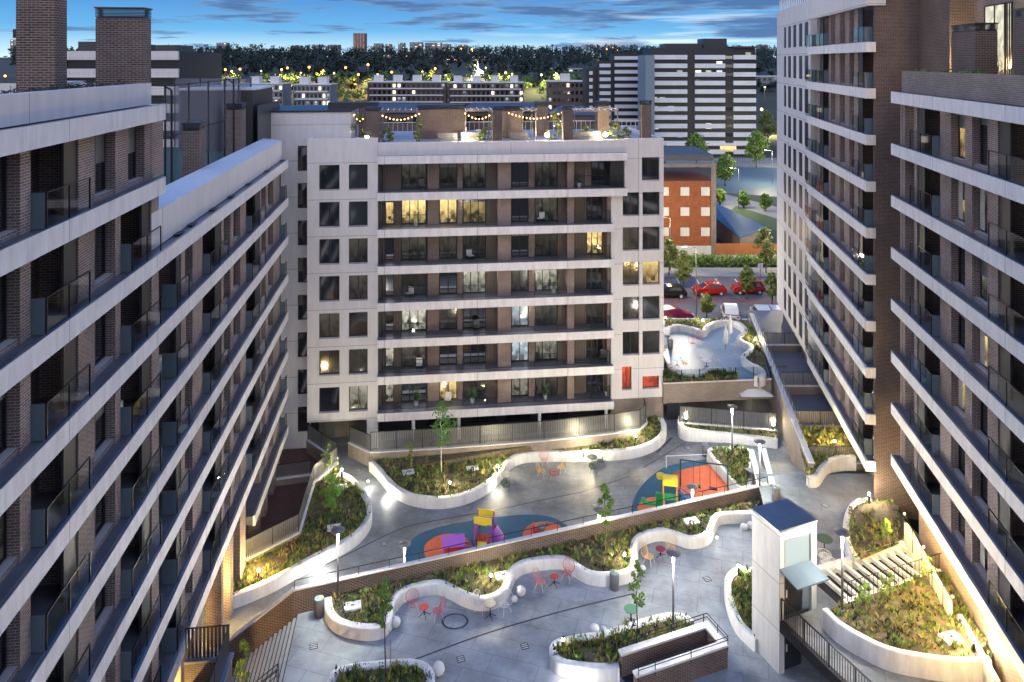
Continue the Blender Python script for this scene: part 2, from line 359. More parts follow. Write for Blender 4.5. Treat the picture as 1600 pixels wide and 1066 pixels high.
M['pave'] = paving('grey_court_paving', (.20, .215, .23), 2.4, .50, .55, 17, .68)
M['pave2'] = paving('pale_terrace_paving', (.29, .32, .345), 2.4, .48, .5, 17, .68)
M['leaf'] = leafmat('green_leaves', (.045, .10, .015), (.17, .28, .04))
M['leafg'] = leafmat('bright_green_leaves', (.05, .16, .02), (.14, .34, .04))
M['leafd'] = leafmat('dark_leaves', (.004, .011, .007), (.016, .030, .015))
M['leafy'] = leafmat('yellow_green_leaves', (.07, .10, .02), (.22, .25, .05))
M['dry'] = leafmat('dry_leaves', (.13, .115, .03), (.30, .26, .07))
M['bark'] = plain('bark', (.12, .09, .065), .9, 0, .3, 6)
M['lamp'] = emit('lamp_glow', (1, .95, .84), 60)
M['lampy'] = emit('amber_lamp_glow', (1, .42, .07), 5)
M['strip'] = emit('light_strip', (1, .8, .5), 8)
# ------------------------------------------------------------------ lights that the place has
NL = [0]
def light(loc, watt, c=(1, .93, .78), r=.12, spot=None, parent=None):
    ld = bpy.data.lights.new('lamp_light', 'SPOT' if spot else 'POINT'); ld.energy = watt; ld.color = c; ld.shadow_soft_size = r
    if spot: ld.spot_size = R(spot); ld.spot_blend = .6
    o = bpy.data.objects.new('light', ld); C.objects.link(o); o.location = loc; o.parent = parent; NL[0] += 1; return o

# ------------------------------------------------------------------ big facades
# facade frame of a building: x runs along the front, y goes into the building, z up
LR = thing('apartment_block', 'long brown brick apartment block with white floor bands, facing the courtyard from the west', 'building', (-10.56, 0, 0), R(96.8))
RN = thing('apartment_block', 'brown brick block whose white bands rise beside the courtyard pergola, roof garden on top', 'building', (14.35, 0, 0), R(-99.86))
RF = thing('apartment_tower', 'tallest pale tower with narrow slit windows and a plain brick end wall', 'building', (14.35, 0, 0), R(-99.86))
MR = thing('apartment_block', 'white rendered apartment block closing the courtyard, lit roof terrace above', 'building', (-11.02, 62.1, 0), R(6.6))
def s_at(root, px, d=0.0):
    a = root.rotation_euler.z; c, s = math.cos(a), math.sin(a); x0, y0 = root.location.x, root.location.y; t = (px - CX) / F
    # X = x0 + S c - d s ; Y = y0 + S s + d c ; X = t Y
    return (t * (y0 + d * c) - x0 + d * s) / (c - t * s)
T = lambda k: 3.55 + 3 * k
BH = .65
def window_mesh(w, h, mull, kind):
    def mk():
        f = MB(); t = .07
        f.box(-w / 2, w / 2, -.02, .06, 0, t); f.box(-w / 2, w / 2, -.02, .06, h - t, h); f.box(-w / 2, -w / 2 + t, -.018, .058, t, h - t); f.box(w / 2 - t, w / 2, -.018, .058, t, h - t)
        for i in range(1, mull + 1):
            x = -w / 2 + w * i / (mull + 1); f.box(x - .035, x + .035, -.015, .055, t, h - t)
        return f.mesh('window_frame', M['frame'])
    def mp():
        g = MB(); g.q([(-w / 2 + .03, .03, .03), (w / 2 - .03, .03, .03), (w / 2 - .03, .03, h - .03), (-w / 2 + .03, .03, h - .03)]); return g.mesh('pane', M[kind])
    k = (round(w, 2), round(h, 2), mull)
    return cached(('wf',) + k, mk), cached(('wp', kind) + k, mp)
def blind_mesh(w, h):
    return cached(('bl', round(w, 2), round(h, 2)), lambda: MB().box(-w / 2 + .06, w / 2 - .06, -.012, .025, -h, 0).mesh('roller_blind', M['grey']))
def curtain_mesh(w, h):
    def mk():
        g = MB(); n = 8
        for i in range(n):
            x0 = -w / 2 + w * i / n; x1 = x0 + w / n; a = .0 if i % 2 else .03
            g.q([(x0, -.02 - a, 0), (x1, -.05 + a, 0), (x1, -.05 + a, h), (x0, -.02 - a, h)])
        return g.mesh('curtain', M['curt'])
    return cached(('cu', round(w, 2), round(h, 2)), mk)
def window(root, s, d, z, w, h, kind='glass', mull=1, name='window', blind=0, sill=True):
    f, p = window_mesh(w, h, mull, kind); o = put(name, f, root, (s, d, z)); put('pane', p, o)
    if blind: put('roller_blind', blind_mesh(w, blind), o, (0, 0, h - .07))
    if sill: put('sill', cached(('si', round(w, 2)), lambda: MB().box(-w / 2 - .03, w / 2 + .03, -.22, -.021, -.06, -.01).mesh('sill', M['grey'])), o)
    return o
def railing_glass(root, s0, s1, d0, d1, z, h=1.05, near=1, side=True, split=True):
    """balcony guard: glass front, posts, top rail and one frosted side"""
    w = s1 - s0
    def fr():
        g = MB(); g.box(-w / 2, w / 2, -.025, .025, h - .035, h); g.box(-w / 2, w / 2, -.02, .02, .0, .05)
        for x in ([-w / 2, 0, w / 2] if w > 2.4 and split else [-w / 2, w / 2]): g.box(x - .02, x + .02, -.022, .022, .05, h - .035)
        return g.mesh('guard_frame', M['metal'])
    def gl():
        g = MB(); g.q([(-w / 2 + .02, 0, .05), (w / 2 - .02, 0, .05), (w / 2 - .02, 0, h - .03), (-w / 2 + .02, 0, h - .03)]); return g.mesh('guard_glass', M['rail'])
    k = (round(w, 2), h, split)
    o = put('balcony_guard', cached(('gf',) + k, fr), root, ((s0 + s1) / 2, d0, z)); put('guard_glass', cached(('gg',) + k, gl), o)
    if side:
        dd = d1 - d0
        put('side_panel', cached(('sp', round(dd, 2), h), lambda: MB().box(-.02, .02, .03, dd, .02, h - .02).mesh('side_panel', M['sidep'])), o, (near * (w / 2 + .03), 0, 0))
    return o
def pick(rng, p=(.12, .1, .16)):
    x = rng.random()
    return 'lit' if x < p[0] else 'lit2' if x < p[0] + p[1] else 'lit3' if x < sum(p) else 'glass'

def banded(root, segs, ks, near, seed, lit=(.05, .06, .25), door='balcony_door', front=.5, wd=.85, back=1.9, bm='brickl', zoff=None):
    """piers, windows and balconies between the bands. segs: (s0, s1, type) with s0 < s1; near=+1/-1: side towards the camera"""
    rng = random.Random(seed); za = T(ks[0]) - .04; zb = T(ks[-1] + 1) - BH
    for (a, b, ty) in segs:
        if ty == 'p': MB().box(a, b, front, back, za, zb).build('brick_pier', M[bm], root)
        elif ty == 'w': MB().box(a, b, wd + .08, back, za, zb).build('bay_wall', M[bm], root)
        elif ty == 'n': MB().box(a, b, wd + .5, back, za, zb).build('bay_wall', M[bm], root)
        elif ty == 'b':
            MB().box(a, b, back - .2, back, za, zb).build('recessed_wall', M['brickd'], root); q = .30 * (b - a)
            x0, x1 = (b - q, b) if near < 0 else (a, a + q); MB().box(x0, x1, front + .05, front + .16, za, zb).build('slatted_screen', M['slat'], root)
    for k in ks:
        z0 = T(k) - .04; z1 = T(k + 1) - BH; h = z1 - z0
        for (a, b, ty) in segs:
            w = b - a
            if ty == 'w':
                kd = pick(rng, lit); o = window(root, (a + b) / 2, wd, z0 + .17, w - .02, h - .19, kd, 1, blind=rng.choice((0, 0, .35, .35, .7, 1.1)))
                put('brick_plinth', cached(('bp', round(w, 2)), lambda: MB().box(-w / 2, w / 2, -wd + front + .06, .07, -.17, -.002).mesh('brick_plinth', M[bm])), o)
                if kd != 'glass' or rng.random() < .3: put('curtain', curtain_mesh(w * .3, h - .5), o, (w * (-.3 if rng.random() < .5 else .3), 0, .08))
            elif ty == 'b':
                kd = pick(rng, lit)
                window(root, (a + b) / 2 + near * w * .22, back - .26, z0 + .02, w * .42, h - .3, kd, 1, name=door, sill=False)
                railing_glass(root, a + .08, b - .08, .12, front + .25, z0, 1.08, near)
                u = rng.random()
                if u < .28: put('air_unit', cached(('ac',), lambda: MB().box(-.4, .4, -.16, .16, 0, .62).mesh('air_unit', M['cap'])), root, ((a + b) / 2 + near * w * .1, 1.2, z0 + .01))
            elif ty == 'n':
                window(root, (a + b) / 2, wd + .42, z0 + .05, w - .05, h - .1, pick(rng, lit), 0, name='slim_window', sill=False)
def bands(root, s0, s1, ks, d1=2.0, name='floor_band'):
    for k in ks:
        m = MB(); m.box(s0, s1, 0, .14, T(k) - BH, T(k)); m.box(s0, s1, .14, d1, T(k) - BH + .1, T(k) - .04, 1); m.box(s0 + .002, s1 - .002, .015, .125, T(k), T(k) + .012, 2)
        m.build(name, [M['band'], M['ledge'], M['edge']], root)

# ---- west block
sL = lambda px, d=.5: s_at(LR, px, d)
LEND = s_at(LR, 259, 0); LFAR = s_at(LR, 450.5, 0)
mod = [('w', 1.7), ('p', .8), ('b', 2.9), ('p', 1.3), ('w', 1.7), ('p', .5), ('b', 3.2), ('p', .9)]
segL = [(sL(188.5), sL(237), 'b'), (sL(237), sL(248), 'p'), (sL(180), sL(188.5), 'p'), (sL(148), sL(180), 'w'), (sL(122.5), sL(148), 'p'), (sL(48), sL(122.5), 'b'), (sL(31), sL(48), 'p'), (sL(31) - 1.7, sL(31), 'w'),
        (sL(31) - 3.0, sL(31) - 1.7, 'p'), (sL(31) - 6.2, sL(31) - 3, 'b')]
segLtop = [(sL(226), sL(255), 'p'), (sL(200), sL(226), 'w'), (sL(180), sL(200), 'p'), (sL(148), sL(180), 'w'), (sL(122.5), sL(148), 'p'), (sL(48), sL(122.5), 'b'), (sL(31), sL(48), 'p'), (sL(31) - 1.7, sL(31), 'w'),
        (sL(31) - 3.0, sL(31) - 1.7, 'p'), (sL(31) - 6.2, sL(31) - 3, 'b')]
segLf = [(sL(248), sL(262), 'n'), (sL(262), sL(283), 'b'), (sL(283), sL(289), 'p'), (sL(289), sL(301), 'w'), (sL(301), sL(316.5), 'p'), (sL(316.5), sL(346), 'b'), (sL(346), sL(350), 'p'), (sL(350), sL(360), 'w'), (sL(360), sL(365), 'p'),
         (sL(365), sL(375.5), 'w'), (sL(375.5), sL(384.5), 'p'), (sL(384.5), sL(406), 'b'), (sL(406), sL(408.5), 'p'), (sL(408.5), sL(415), 'w'), (sL(415), sL(419), 'p'), (sL(419), sL(427), 'w'), (sL(427), sL(437), 'p'), (sL(437), LFAR - .1, 'b')]
banded(LR, segLtop, [8], -1, 5, (.10, .08, .30))
banded(LR, segL, [1, 2, 3, 4, 5, 6, 7], -1, 6)
banded(LR, segLf, [1, 2, 3, 4, 5, 6], -1, 7, (.02, .04, .12))
banded(LR, [q for q in segLf if q[0] > s_at(LR, 398.6, .5) - .1], [0], -1, 8, (0, .1, .2))
bands(LR, 8, LFAR, [1, 2, 3, 4, 5, 6]); bands(LR, 8, LFAR, [7]); bands(LR, 8, LEND, [8, 9]); bands(LR, s_at(LR, 398.6), LFAR, [0])
m = MB(); m.box(8, LEND - .25, 1.9, 14, 5.5, T(9) - .1); m.box(LEND - .25, LFAR, 1.91, 14, 5.5, T(7) - .1); m.build('core_wall', M['brickd'], LR)
m = MB(); m.box(LEND - .3, LEND - .18, .5, 13, T(7), T(9) - BH); m.build('end_wall', M['brick'], LR)
# ground floor of the west block: columns under the first band
for (a, b, ty) in segLf + segL:
    if ty == 'p' and b - a > .5: MB().box(a + .01, b - .01, .52, 1.3, -1.2, 5.9).build('brick_column', M['brickl'], LR)
m = MB(); m.box(8, sL(398.6, 3), 3.0, 3.4, -1.2, 5.85); m.build('ground_floor_wall', M['brickg'], LR)
m = MB(); m.box(sL(398.6), LFAR, 2.2, 2.6, -1, 2.9); m.build('ground_floor_wall', M['panel'], LR)
# roof of the tall part
m = MB(); m.box(8, LEND - .2, .50, .72, T(9), 31.42); m.box(LEND - .42, LEND - .2, .72, 12, T(9), 31.42); m.build('roof_parapet', M['render'], LR)
m = MB(); m.box(8, LEND - .2, .72, 12, T(9) - .2, 30.95, 0); m.build('roof_bed', M['soil'], LR)
m = MB(); m.box(sL(103, 4), LEND - 2.2, 3.2, 4.2, 30.95, 31.5); m.build('roof_kerb', M['cap'], LR)
# roof of the long part
m = MB(); m.box(LEND - .18, LFAR, .5, .66, T(7), 26.06)
b0 = len(m.v); m.v += [(LEND - .18, .5, 26.06), (LFAR, .5, 26.06), (LFAR, 1.9, 26.25), (LEND - .18, 1.9, 26.25), (LEND - .18, 1.9, 24), (LFAR, 1.9, 24)]
m.f += [(b0, b0 + 1, b0 + 2, b0 + 3), (b0 + 3, b0 + 2, b0 + 5, b0 + 4)]; m.m += [1, 0]
m.build('roof_parapet', [M['render'], M['cap']], LR)
m = MB(); m.box(LEND, LFAR, 1.9, 14, 24.2, 25.3); m.build('flat_roof', plain('roof_membrane', (.16, .17, .17), .9, 0, .2, .5), LR)
for px in (283, 303, 336, 364, 391, 419, 443):
    s = s_at(LR, px, .25); MB().box(s - .35, s + .35, .2, .48, T(7) + .013, T(7) + .05).build('drain_grille', M['metal'], LR)
# chimneys
def chimney(root, s0, s1, d0, d1, z0, z1, cap=.45, name='chimney', bm='brick'):
    o = MB().box(s0, s1, d0, d1, z0, z1 - cap).build(name, M[bm], root)
    c = MB(); c.box(s0 + .02, s1 - .02, d0 + .02, d1 - .02, z1 - cap, z1 - cap + .06)
    for (a, b, e, f) in ((s0, s1, d0 - .02, d0 + .02), (s0, s1, d1 - .02, d1 + .02), (s0 - .02, s0 + .02, d0, d1), (s1 - .02, s1 + .02, d0, d1)):
        n = 6
        for i in range(n):
            zz = z1 - cap + .06 + (cap - .1) * i / n; c.box(a, b, e, f, zz, zz + (cap - .1) / n * .55)
    c.box(s0 - .05, s1 + .05, d0 - .05, d1 + .05, z1 - .05, z1); c.build('cap', M['panel'], o); return o
chimney(LR, LEND - .95, LEND - .17, .52, 2.35, T(9) + .01, 34.45)
chimney(LR, 26.1, 26.95, 1.9, 3.15, 30.9, 35.6, .9)
MB().box(26.4, 26.6, 3.16, 3.4, 33.1, 33.4).build('flood_lamp', M['metal'], LR)
s = s_at(LR, 314, 1.9); chimney(LR, s - .35, s + .95, 1.9, 2.8, 25.0, 28.85)
s = s_at(LR, 379, 1.9); chimney(LR, s - .4, s + 1.0, 1.9, 2.9, 25.0, 29.4)
m = MB(); s0 = s_at(LR, 404, 1.9); s1 = s_at(LR, 438, 1.9); m.box(s0, s1, 1.95, 2.0, 25.2, 28.9); m.build('roof_screen', M['panel'], LR)
m = MB(); s0 = s_at(LR, 390, 4.4); m.box(s0 + .8, LFAR - .5, 2.6, 8, 25.2, 30.05); m.build('stair_penthouse', M['slat'], LR)
MB().box(s0 + .6, LFAR - .3, 2.4, 8.2, 30.05, 30.2).build('penthouse_roof', M['cap'], LR)
# sports court net on the roof behind
for (px0, px1, d) in ((262, 378, 6.5),):
    s0, s1 = s_at(LR, 262, 2.2), s_at(LR, 380, 3.0)
net = thing('court_fence', 'tall see-through mesh fence with black posts on the long west roof', 'fence', LR.location, LR.rotation_euler.z)
a, b2 = s_at(LR, 258, 3.5), s_at(LR, 392, 3.5)
m = MB(); nrm = 5
for i in range(nrm + 1):
    s = a + (b2 - a) * i / nrm; m.tube((s, 3.5, 25.2), (s, 3.5, 31.0), .06, 6)
for z in (28.1, 30.95): m.tube((a, 3.5, z), (b2, 3.5, z), .03, 5)
m.build('post_frame', M['metal'], net)
MB().box(a, b2, 3.49, 3.51, 25.4, 30.9).build('mesh_panel', M['net'], net)
m = MB(); m.tube((b2, 3.5, 25.2), (b2, 9.5, 25.2), .05); 
for i in range(4): m.tube((b2, 3.5 + 2 * i, 25.2), (b2, 3.5 + 2 * i, 31), .05)
m.build('end_post_frame', M['metal'], net); MB().box(b2 - .01, b2 + .01, 3.5, 9.5, 25.4, 30.9).build('end_mesh_panel', M['net'], net)
for j, px in enumerate((268, 365)):
    s = s_at(LR, px, 2.4); lp = thing('court_light_post', ('slim black light post nearest the tall brick chimney on the roof', 'slim black light post at the far end of the roof court')[j], 'light post', LR.matrix_basis @ Vector((s, 2.4, 25.2)), 0, 'light posts on the west roof')
    m = MB(); m.tube((0, 0, 0), (0, 0, 5.6 if j == 0 else 5.9), .06, 8); m.tube((0, 0, 5.6), (-.35, -.1, 5.85), .05); m.build('post', M['metal'], lp)
    MB().box(-.65, -.25, -.12, .08, 5.8, 5.9).build('lamp_head', M['metal'], lp)
tc_ = MB().box(a + .3, b2 - .2, 3.6, 13.5, 25.3, 25.34).build('tennis_court', plain('green_court', (.05, .12, .08), .8, 0, .15, 1), LR)

# ---- east block (near)
sR = lambda px, d=.5: s_at(RN, px, d)
def segpx(lst, f): return [tuple(sorted((f(a), f(b)))) + (t,) for a, b, t in lst]
segR = segpx([(1406.6, 1414, 'p'), (1414, 1428.5, 'n'), (1428.5, 1433, 'p'), (1433, 1469, 'b'), (1469, 1486, 'p'), (1486, 1508, 'w'), (1508, 1519, 'p'), (1519, 1543, 'w'), (1543, 1559, 'p'), (1559, 1622, 'b'), (1622, 1655, 'p'), (1655, 1690, 'w'), (1690, 1720, 'p')], sR)
banded(RN, segR, list(range(2, 9)), 1, 21, (.12, .06, .30))
RE = s_at(RN, 1392, 0); bands(RN, RE, -20, list(range(2, 10)))
m = MB(); m.box(RE + .5, -20, 1.9, 14, 8.0, T(9) - .1); m.box(RE + .35, RE + .5, .5, 14, 8.9, T(9) - BH); m.build('core_wall', M['brickd'], RN)
m = MB(); m.box(RE + .45, -20, .45, .75, T(9), 31.75); m.build('roof_parapet', M['brickg'], RN)
m = MB(); m.box(RE + .45, -20, .75, 14, T(9), 31.2); m.build('roof_deck', M['soil'], RN)
# roof rooms of the east block
m = MB(); s0 = s_at(RN, 1466, 4.5); m.box(s0, -18, 4.5, 12, 31.2, 40); m.build('penthouse_wall', M['brickg'], RN)
for a_, b_ in ((1484, 1524), (1580, 1640)):
    s0, s1 = s_at(RN, a_, 2.0), s_at(RN, b_, 2.0); s0, s1 = min(s0, s1), max(s0, s1)
    chimney(RN, s0 + .2, s1, 2.0, 3.0, 31.2, 34.2 if a_ == 1484 else 34.6, .4, bm='brickd')
for a_, b_ in ((1536, 1568), (1571, 1579)):
    s0, s1 = sorted((s_at(RN, a_, 4.3), s_at(RN, b_, 4.3))); window(RN, (s0 + s1) / 2, 4.36, 31.35, s1 - s0, 4.0, 'lit2', 1, name='penthouse_window', sill=False)
# ground floor under the east block
m = MB(); m.box(RE + .6, -20, 1.3, 1.7, 2.4, 8.95); m.build('ground_floor_wall', M['brickg'], RN)

# ---- east tower (far)
sF = lambda px, d=.5: s_at(RF, px, d)
FE = s_at(RF, 1353, 0); FB = s_at(RF, 1261, 0); FW = s_at(RF, 1214, .3)
segF = segpx([(1266, 1277, 'b'), (1277, 1281, 'p'), (1281, 1295, 'b'), (1295, 1298, 'p'), (1298, 1305, 'w'), (1305, 1312, 'p'), (1312, 1320, 'w'), (1320, 1327, 'p'), (1327, 1335, 'w'), (1335, 1341, 'p'), (1341, 1360, 'b')], sF)
banded(RF, segF, list(range(1, 11)), 1, 31, (.03, .05, .12))
for k in range(1, 11):
    m = MB(); m.box(FB, FE, 0, .14, T(k) - BH, T(k)); m.box(FB, FE - .36, .14, 2, T(k) - BH + .1, T(k) - .04, 1); m.box(FE - .14, FE, .14, .6, T(k) - BH, T(k)); m.build('floor_band', [M['band'], M['ledge']], RF)
m = MB(); m.box(FB - .1, FE, 0, .3, T(11) - BH, 37.7); m.box(FE - .14, FE, .3, 1.2, T(11) - BH, 37.7); m.build('cornice', M['render'], RF)
m = MB(); m.box(FW, FB - .05, .3, .9, 5.9, 37.7); m.box(FW, FW + .5, .9, 14, 5.9, 37.7); m.build('white_wall', M['render'], RF)
m = MB(); m.box(FW + .3, FE - .35, 1.9, 14, 3, 37.3); m.build('core_wall', M['brickd'], RF)
m = MB(); m.box(FE - .35, FE - .12, .55, 14, 3.0, 44); m.build('brick_end_wall', M['brickd'], RF)
m = MB(); m.box(FE - .12, FE + 4.8, 3.2, 14, 3.0, 44); m.build('link_wall', M['brickd'], RF)
m = MB(); m.box(FW, FB, .95, 1.2, 2.4, 5.9); m.box(FB, FE - .4, 1.4, 1.7, 2.4, 5.95); m.build('ground_floor_wall', M['brickg'], RF)
for k in range(1, 11):
    for (a_, b_) in ((1225.5, 1228.2), (1232, 1235.7), (1240, 1244), (1249, 1253.5), (1258, 1263)):
        s0, s1 = sorted((s_at(RF, a_, .3), s_at(RF, b_, .3))); w = s1 - s0
        o = put('slit_window', cached(('slit', round(w, 1)), lambda: MB().box(-w / 2, w / 2, 0, .1, 0, 2.15).mesh('slit_window', M['slit'])), RF, ((s0 + s1) / 2, .27 if b_ < 1260 else .26, T(k) + .12))
m = MB()
for i in range(16):
    s = FW + .4 + i * .9; m.box(s, s + .3, .5, .56, 37.7, 38.8)
m.box(FW + .2, FW + 15, .48, .58, 38.8, 38.88); m.build('roof_railing', M['white'], RF)

# ---- courtyard end block (white render)
sM = lambda px, d=0: s_at(MR, px, d)
A0, A1, B0, B1, E1 = sM(480), sM(590.5), sM(955), sM(976), sM(1037)
ZB = 2.9
def wall_with_holes(s0, s1, z0, z1, d0, d1, holes, mat, name, root):
    """a wall pierced by rectangular openings (s0, s1, z0, z1), built as strips that butt together"""
    xs = sorted({s0, s1, *[h[0] for h in holes], *[h[1] for h in holes]}); m = MB()
    for a, b in zip(xs, xs[1:]):
        if b - a < 1e-4: continue
        hs = sorted([(h[2], h[3]) for h in holes if h[0] <= a + 1e-5 and h[1] >= b - 1e-5]); z = z0
        for (p, q) in hs: m.box(a, b, d0, d1, z, p); z = q
        m.box(a, b, d0, d1, z, z1)
    return m.build(name, mat, root)
rng = random.Random(3)
wl = []; wr = []
for r_ in range(7):
    zt = HC - (258 + 58 * r_ - HV) / F * 61.6; zb_ = zt - 2.02
    for (a_, b_) in ((498.5, 530.5), (545, 574.5)): wl.append((sM(a_), sM(b_), zb_, zt))
    zt2 = HC - (246 + 54.3 * r_ - HV) / F * 64.7; zb2 = zt2 - 1.95
    if r_ in (0,): wr.append((sM(1003), sM(1030.5), zb2, zt2))
    elif r_ < 6: wr += [(sM(973), sM(999), zb2, zt2), (sM(1004), sM(1031), zb2, zt2)]
    else: wr += [(sM(972), sM(987), zb2 + .0, zt2), (sM(1004), sM(1030), zb2 + .0, zt2 - .9)]
wall_with_holes(A0, A1, ZB, 26.0, 0, .35, wl, M['render'], 'white_wall', MR)
wall_with_holes(B1, E1, 3.5, 25.7, 0, .35, [h for h in [(max(h[0], B1), h[1], h[2], h[3]) for h in wr] if h[1] - h[0] > .1], M['render'], 'white_wall', MR)
wall_with_holes(B0, B1, 3.5, T(6) - BH, 0, .35, [h for h in [(max(h[0], B0), min(h[1], B1), h[2], min(h[3], T(6) - BH)) for h in wr] if h[1] - h[0] > .05 and h[2] < T(6) - BH], M['render'], 'white_wall', MR)
for i, h in enumerate(wl): window(MR, (h[0] + h[1]) / 2, .22, h[2], h[1] - h[0], h[3] - h[2], ['glass', 'glass', 'glass', 'glass', 'glass', 'lit3', 'glass', 'lit3', 'lit3', 'glass', 'glass', 'lit3', 'glass', 'lit2'][i], 1 if i % 3 else 0)
for i, h in enumerate(wr): window(MR, (h[0] + h[1]) / 2, .22, h[2], h[1] - h[0], h[3] - h[2], 'red' if i >= 11 else ['glass', 'glass', 'glass', 'lit3', 'glass', 'glass', 'lit', 'lit3', 'glass', 'glass', 'lit3'][i % 11], 1 if i % 2 else 0)
# loggias
MC = {'bal': [], }
colsM = [(397, 490, 'slat'), (490, 594, 'win'), (598, 645, 'brick'), (645, 720, 'door'), (720, 742, 'brick'), (742, 838, 'win'), (838, 886, 'slat'), (886, 940, 'pier'), (940, 1012, 'door'), (1012, 1037, 'brick'), (1037, 1131, 'win'), (1131, 1171, 'slat'), (1171, 1199, 'pier'), (1199, 1345, 'last')]
litM = {6: ['glass', 'lit3', 'lit3', 'lit3', 'glass', 'lit3', 'glass'], 5: ['lit', 'lit', 'lit', 'lit', 'glass', 'lit3', 'glass'], 4: ['glass', 'lit3', 'lit3', 'lit3', 'glass', 'lit3', 'lit'], 3: ['glass', 'lit3', 'glass', 'lit2', 'lit3', 'lit2', 'glass'],
        2: ['glass', 'lit2', 'lit3', 'glass', 'litc', 'lit3', 'lit3'], 1: ['glass', 'lit3', 'glass', 'glass', 'litc', 'lit2', 'glass'], 0: ['glass', 'glass', 'lit', 'lit3', 'lit2', 'lit3', 'glass']}
DB = 1.5; za = T(0) - .04; zb = T(7) - BH
for (a_, b_, ty) in colsM:
    f_ = lambda z: sM(440 + z / 2.623, DB if ty not in ('pier',) else .45)
    s0, s1 = f_(a_), f_(b_)
    if ty == 'brick': MB().box(s0, s1, DB - .1, DB + .3, za, zb).build('brick_pier', M['brickl'], MR)
    elif ty == 'pier': MB().box(s0, s1, .45, DB + .3, za, zb).build('brick_pier', M['brickl'], MR)
    elif ty == 'slat': MB().box(s0, s1, DB - .12, DB + .3, za, zb).build('slatted_screen', M['wood'], MR)
    elif ty in ('win', 'door'): MB().box(s0, s1, DB + .12, DB + .3, za, zb).build('loggia_wall', M['brickl'], MR)
    else:
        MB().box(s0, B0 - .02, DB + .12, DB + .3, za, zb).build('loggia_wall', M['brickl'], MR); MB().box(B0 - .02, B1 - .02, DB + .12, DB + .3, T(6) - .04, zb).build('loggia_wall', M['brickl'], MR)
        MB().box(s0, s0 + (B0 - s0) * .32, DB - .1, DB + .1, za, zb).build('slatted_screen', M['wood'], MR)
for k in range(7):
    z0 = T(k) - .04; z1 = T(k + 1) - BH; h = z1 - z0; i = 0; e1 = B1 if k == 6 else B0
    for (a_, b_, ty) in colsM:
        s0, s1 = sM(440 + a_ / 2.623, DB), sM(440 + b_ / 2.623, DB)
        if ty == 'slat' and a_ == 397 and k < 6: window(MR, s0 + (s1 - s0) * .5, DB - .16, z0 + .1, .75, 1.9, ['lit2', 'lit2', 'glass', 'glass', 'glass', 'lit'][k], 0, name='slim_window', sill=False)
        elif ty in ('win', 'door'):
            i += 1; kd = litM[k][i]
            window(MR, (s0 + s1) / 2, DB, z0 + .03, s1 - s0 - .03, h - .08, kd, 2 if ty == 'win' else 1, name='balcony_door', sill=False, blind=.5 if (k + i) % 4 == 0 else 0)
            if ty == 'win': railing_glass(MR, sM(440 + a_ / 2.623, .1), sM(440 + (b_ - 1) / 2.623, .1), .10, DB, z0, 1.1, 1, side=False, split=False)
        elif ty == 'last':
            window(MR, s0 + (e1 - s0) * .62, DB, z0 + .03, (e1 - s0) * .5, h - .08, litM[k][6], 2, name='balcony_door', sill=False)
            railing_glass(MR, sM(440 + 1268 / 2.623, .1) if k < 6 else sM(440 + 1199 / 2.623, .1), e1 - .1 + (.3 if k == 6 else 0), .10, DB, z0, 1.1, 1, split=False)
MB().box(A1 - .02, A1 + .25, .36, DB + .3, za, zb).build('loggia_side', M['slat'], MR); MB().box(B0 - .25, B0 + .02, .36, DB + .3, za, T(6) - BH).build('loggia_side', M['brickl'], MR)
for k in range(0, 8):
    e1 = B1 if k >= 6 else B0
    m = MB(); m.box(A1 - .03, e1 + .1, -.55, .1, T(k) - BH, T(k)); m.box(A1 + .02, e1 - .02, .1, 2, T(k) - BH + .1, T(k) - .04, 1); m.box(A1 - .02, e1 + .08, -.52, .05, T(k), T(k) + .012, 2); m.build('floor_band', [M['band'], M['ledge'], M['edge']], MR)
m = MB(); m.box(A1, B1, .0, .35, T(7), 25.6); m.build('roof_parapet', M['render'], MR)
m = MB(); m.box(A0 + .4, A1 + .0, .36, 13, ZB, 25.2); m.box(A1, B0 - .02, 1.8, 13, ZB, 25.2); m.box(B0, E1 - .4, .36, 13, 3.5, 25.2) ; m.build('core_wall', M['panel'], MR)
m = MB(); m.box(A0, A0 + .4, .35, 13, ZB, 26); m.build('side_wall', M['render'], MR)
m = MB(); m.box(E1 - .4, E1, .35, 13, 3.5, 25.7); m.build('side_wall', M['render'], MR)
# set-back wing at the corner with the west block
WS = sM(451, 1.6); m = MB()
hol = []
for r_ in range(8):
    zt = HC - (228 + 58.2 * r_ - HV) / F * 63.0
    hol.append((sM(465, 1.6), A0 - .03, zt - 2.1, zt))
wall_with_holes(WS - 3.5, A0, .0, 28.05, 1.6, 1.9, [h for h in hol if h[2] > .3], M['render'], 'wing_wall', MR)
for h in hol:
    if h[2] > .3: window(MR, (h[0] + h[1]) / 2, 1.75, h[2], h[1] - h[0], h[3] - h[2], 'glass', 0, sill=False)
MB().box(WS - 3.5, A0 + .3, 1.95, 12, .0, 27.9).build('wing_core', M['panel'], MR)
UP = sM(548, 1.6)
m = MB(); m.box(A0 + .002, UP, 1.6, 1.9, 25.2, 28.05); m.box(UP - .3, UP, 1.9, 9, 25.2, 28.05); m.build('upper_wall', M['render'], MR)
m = MB(); m.box(WS - 3.5, UP + .05, 1.5, 9.2, 28.05, 28.2); m.build('upper_coping', M['panel'], MR)
MB().box(A0 + 1.2, A0 + 4, 3.5, 5, 28.2, 28.75).build('roof_vent', M['panel'], MR)
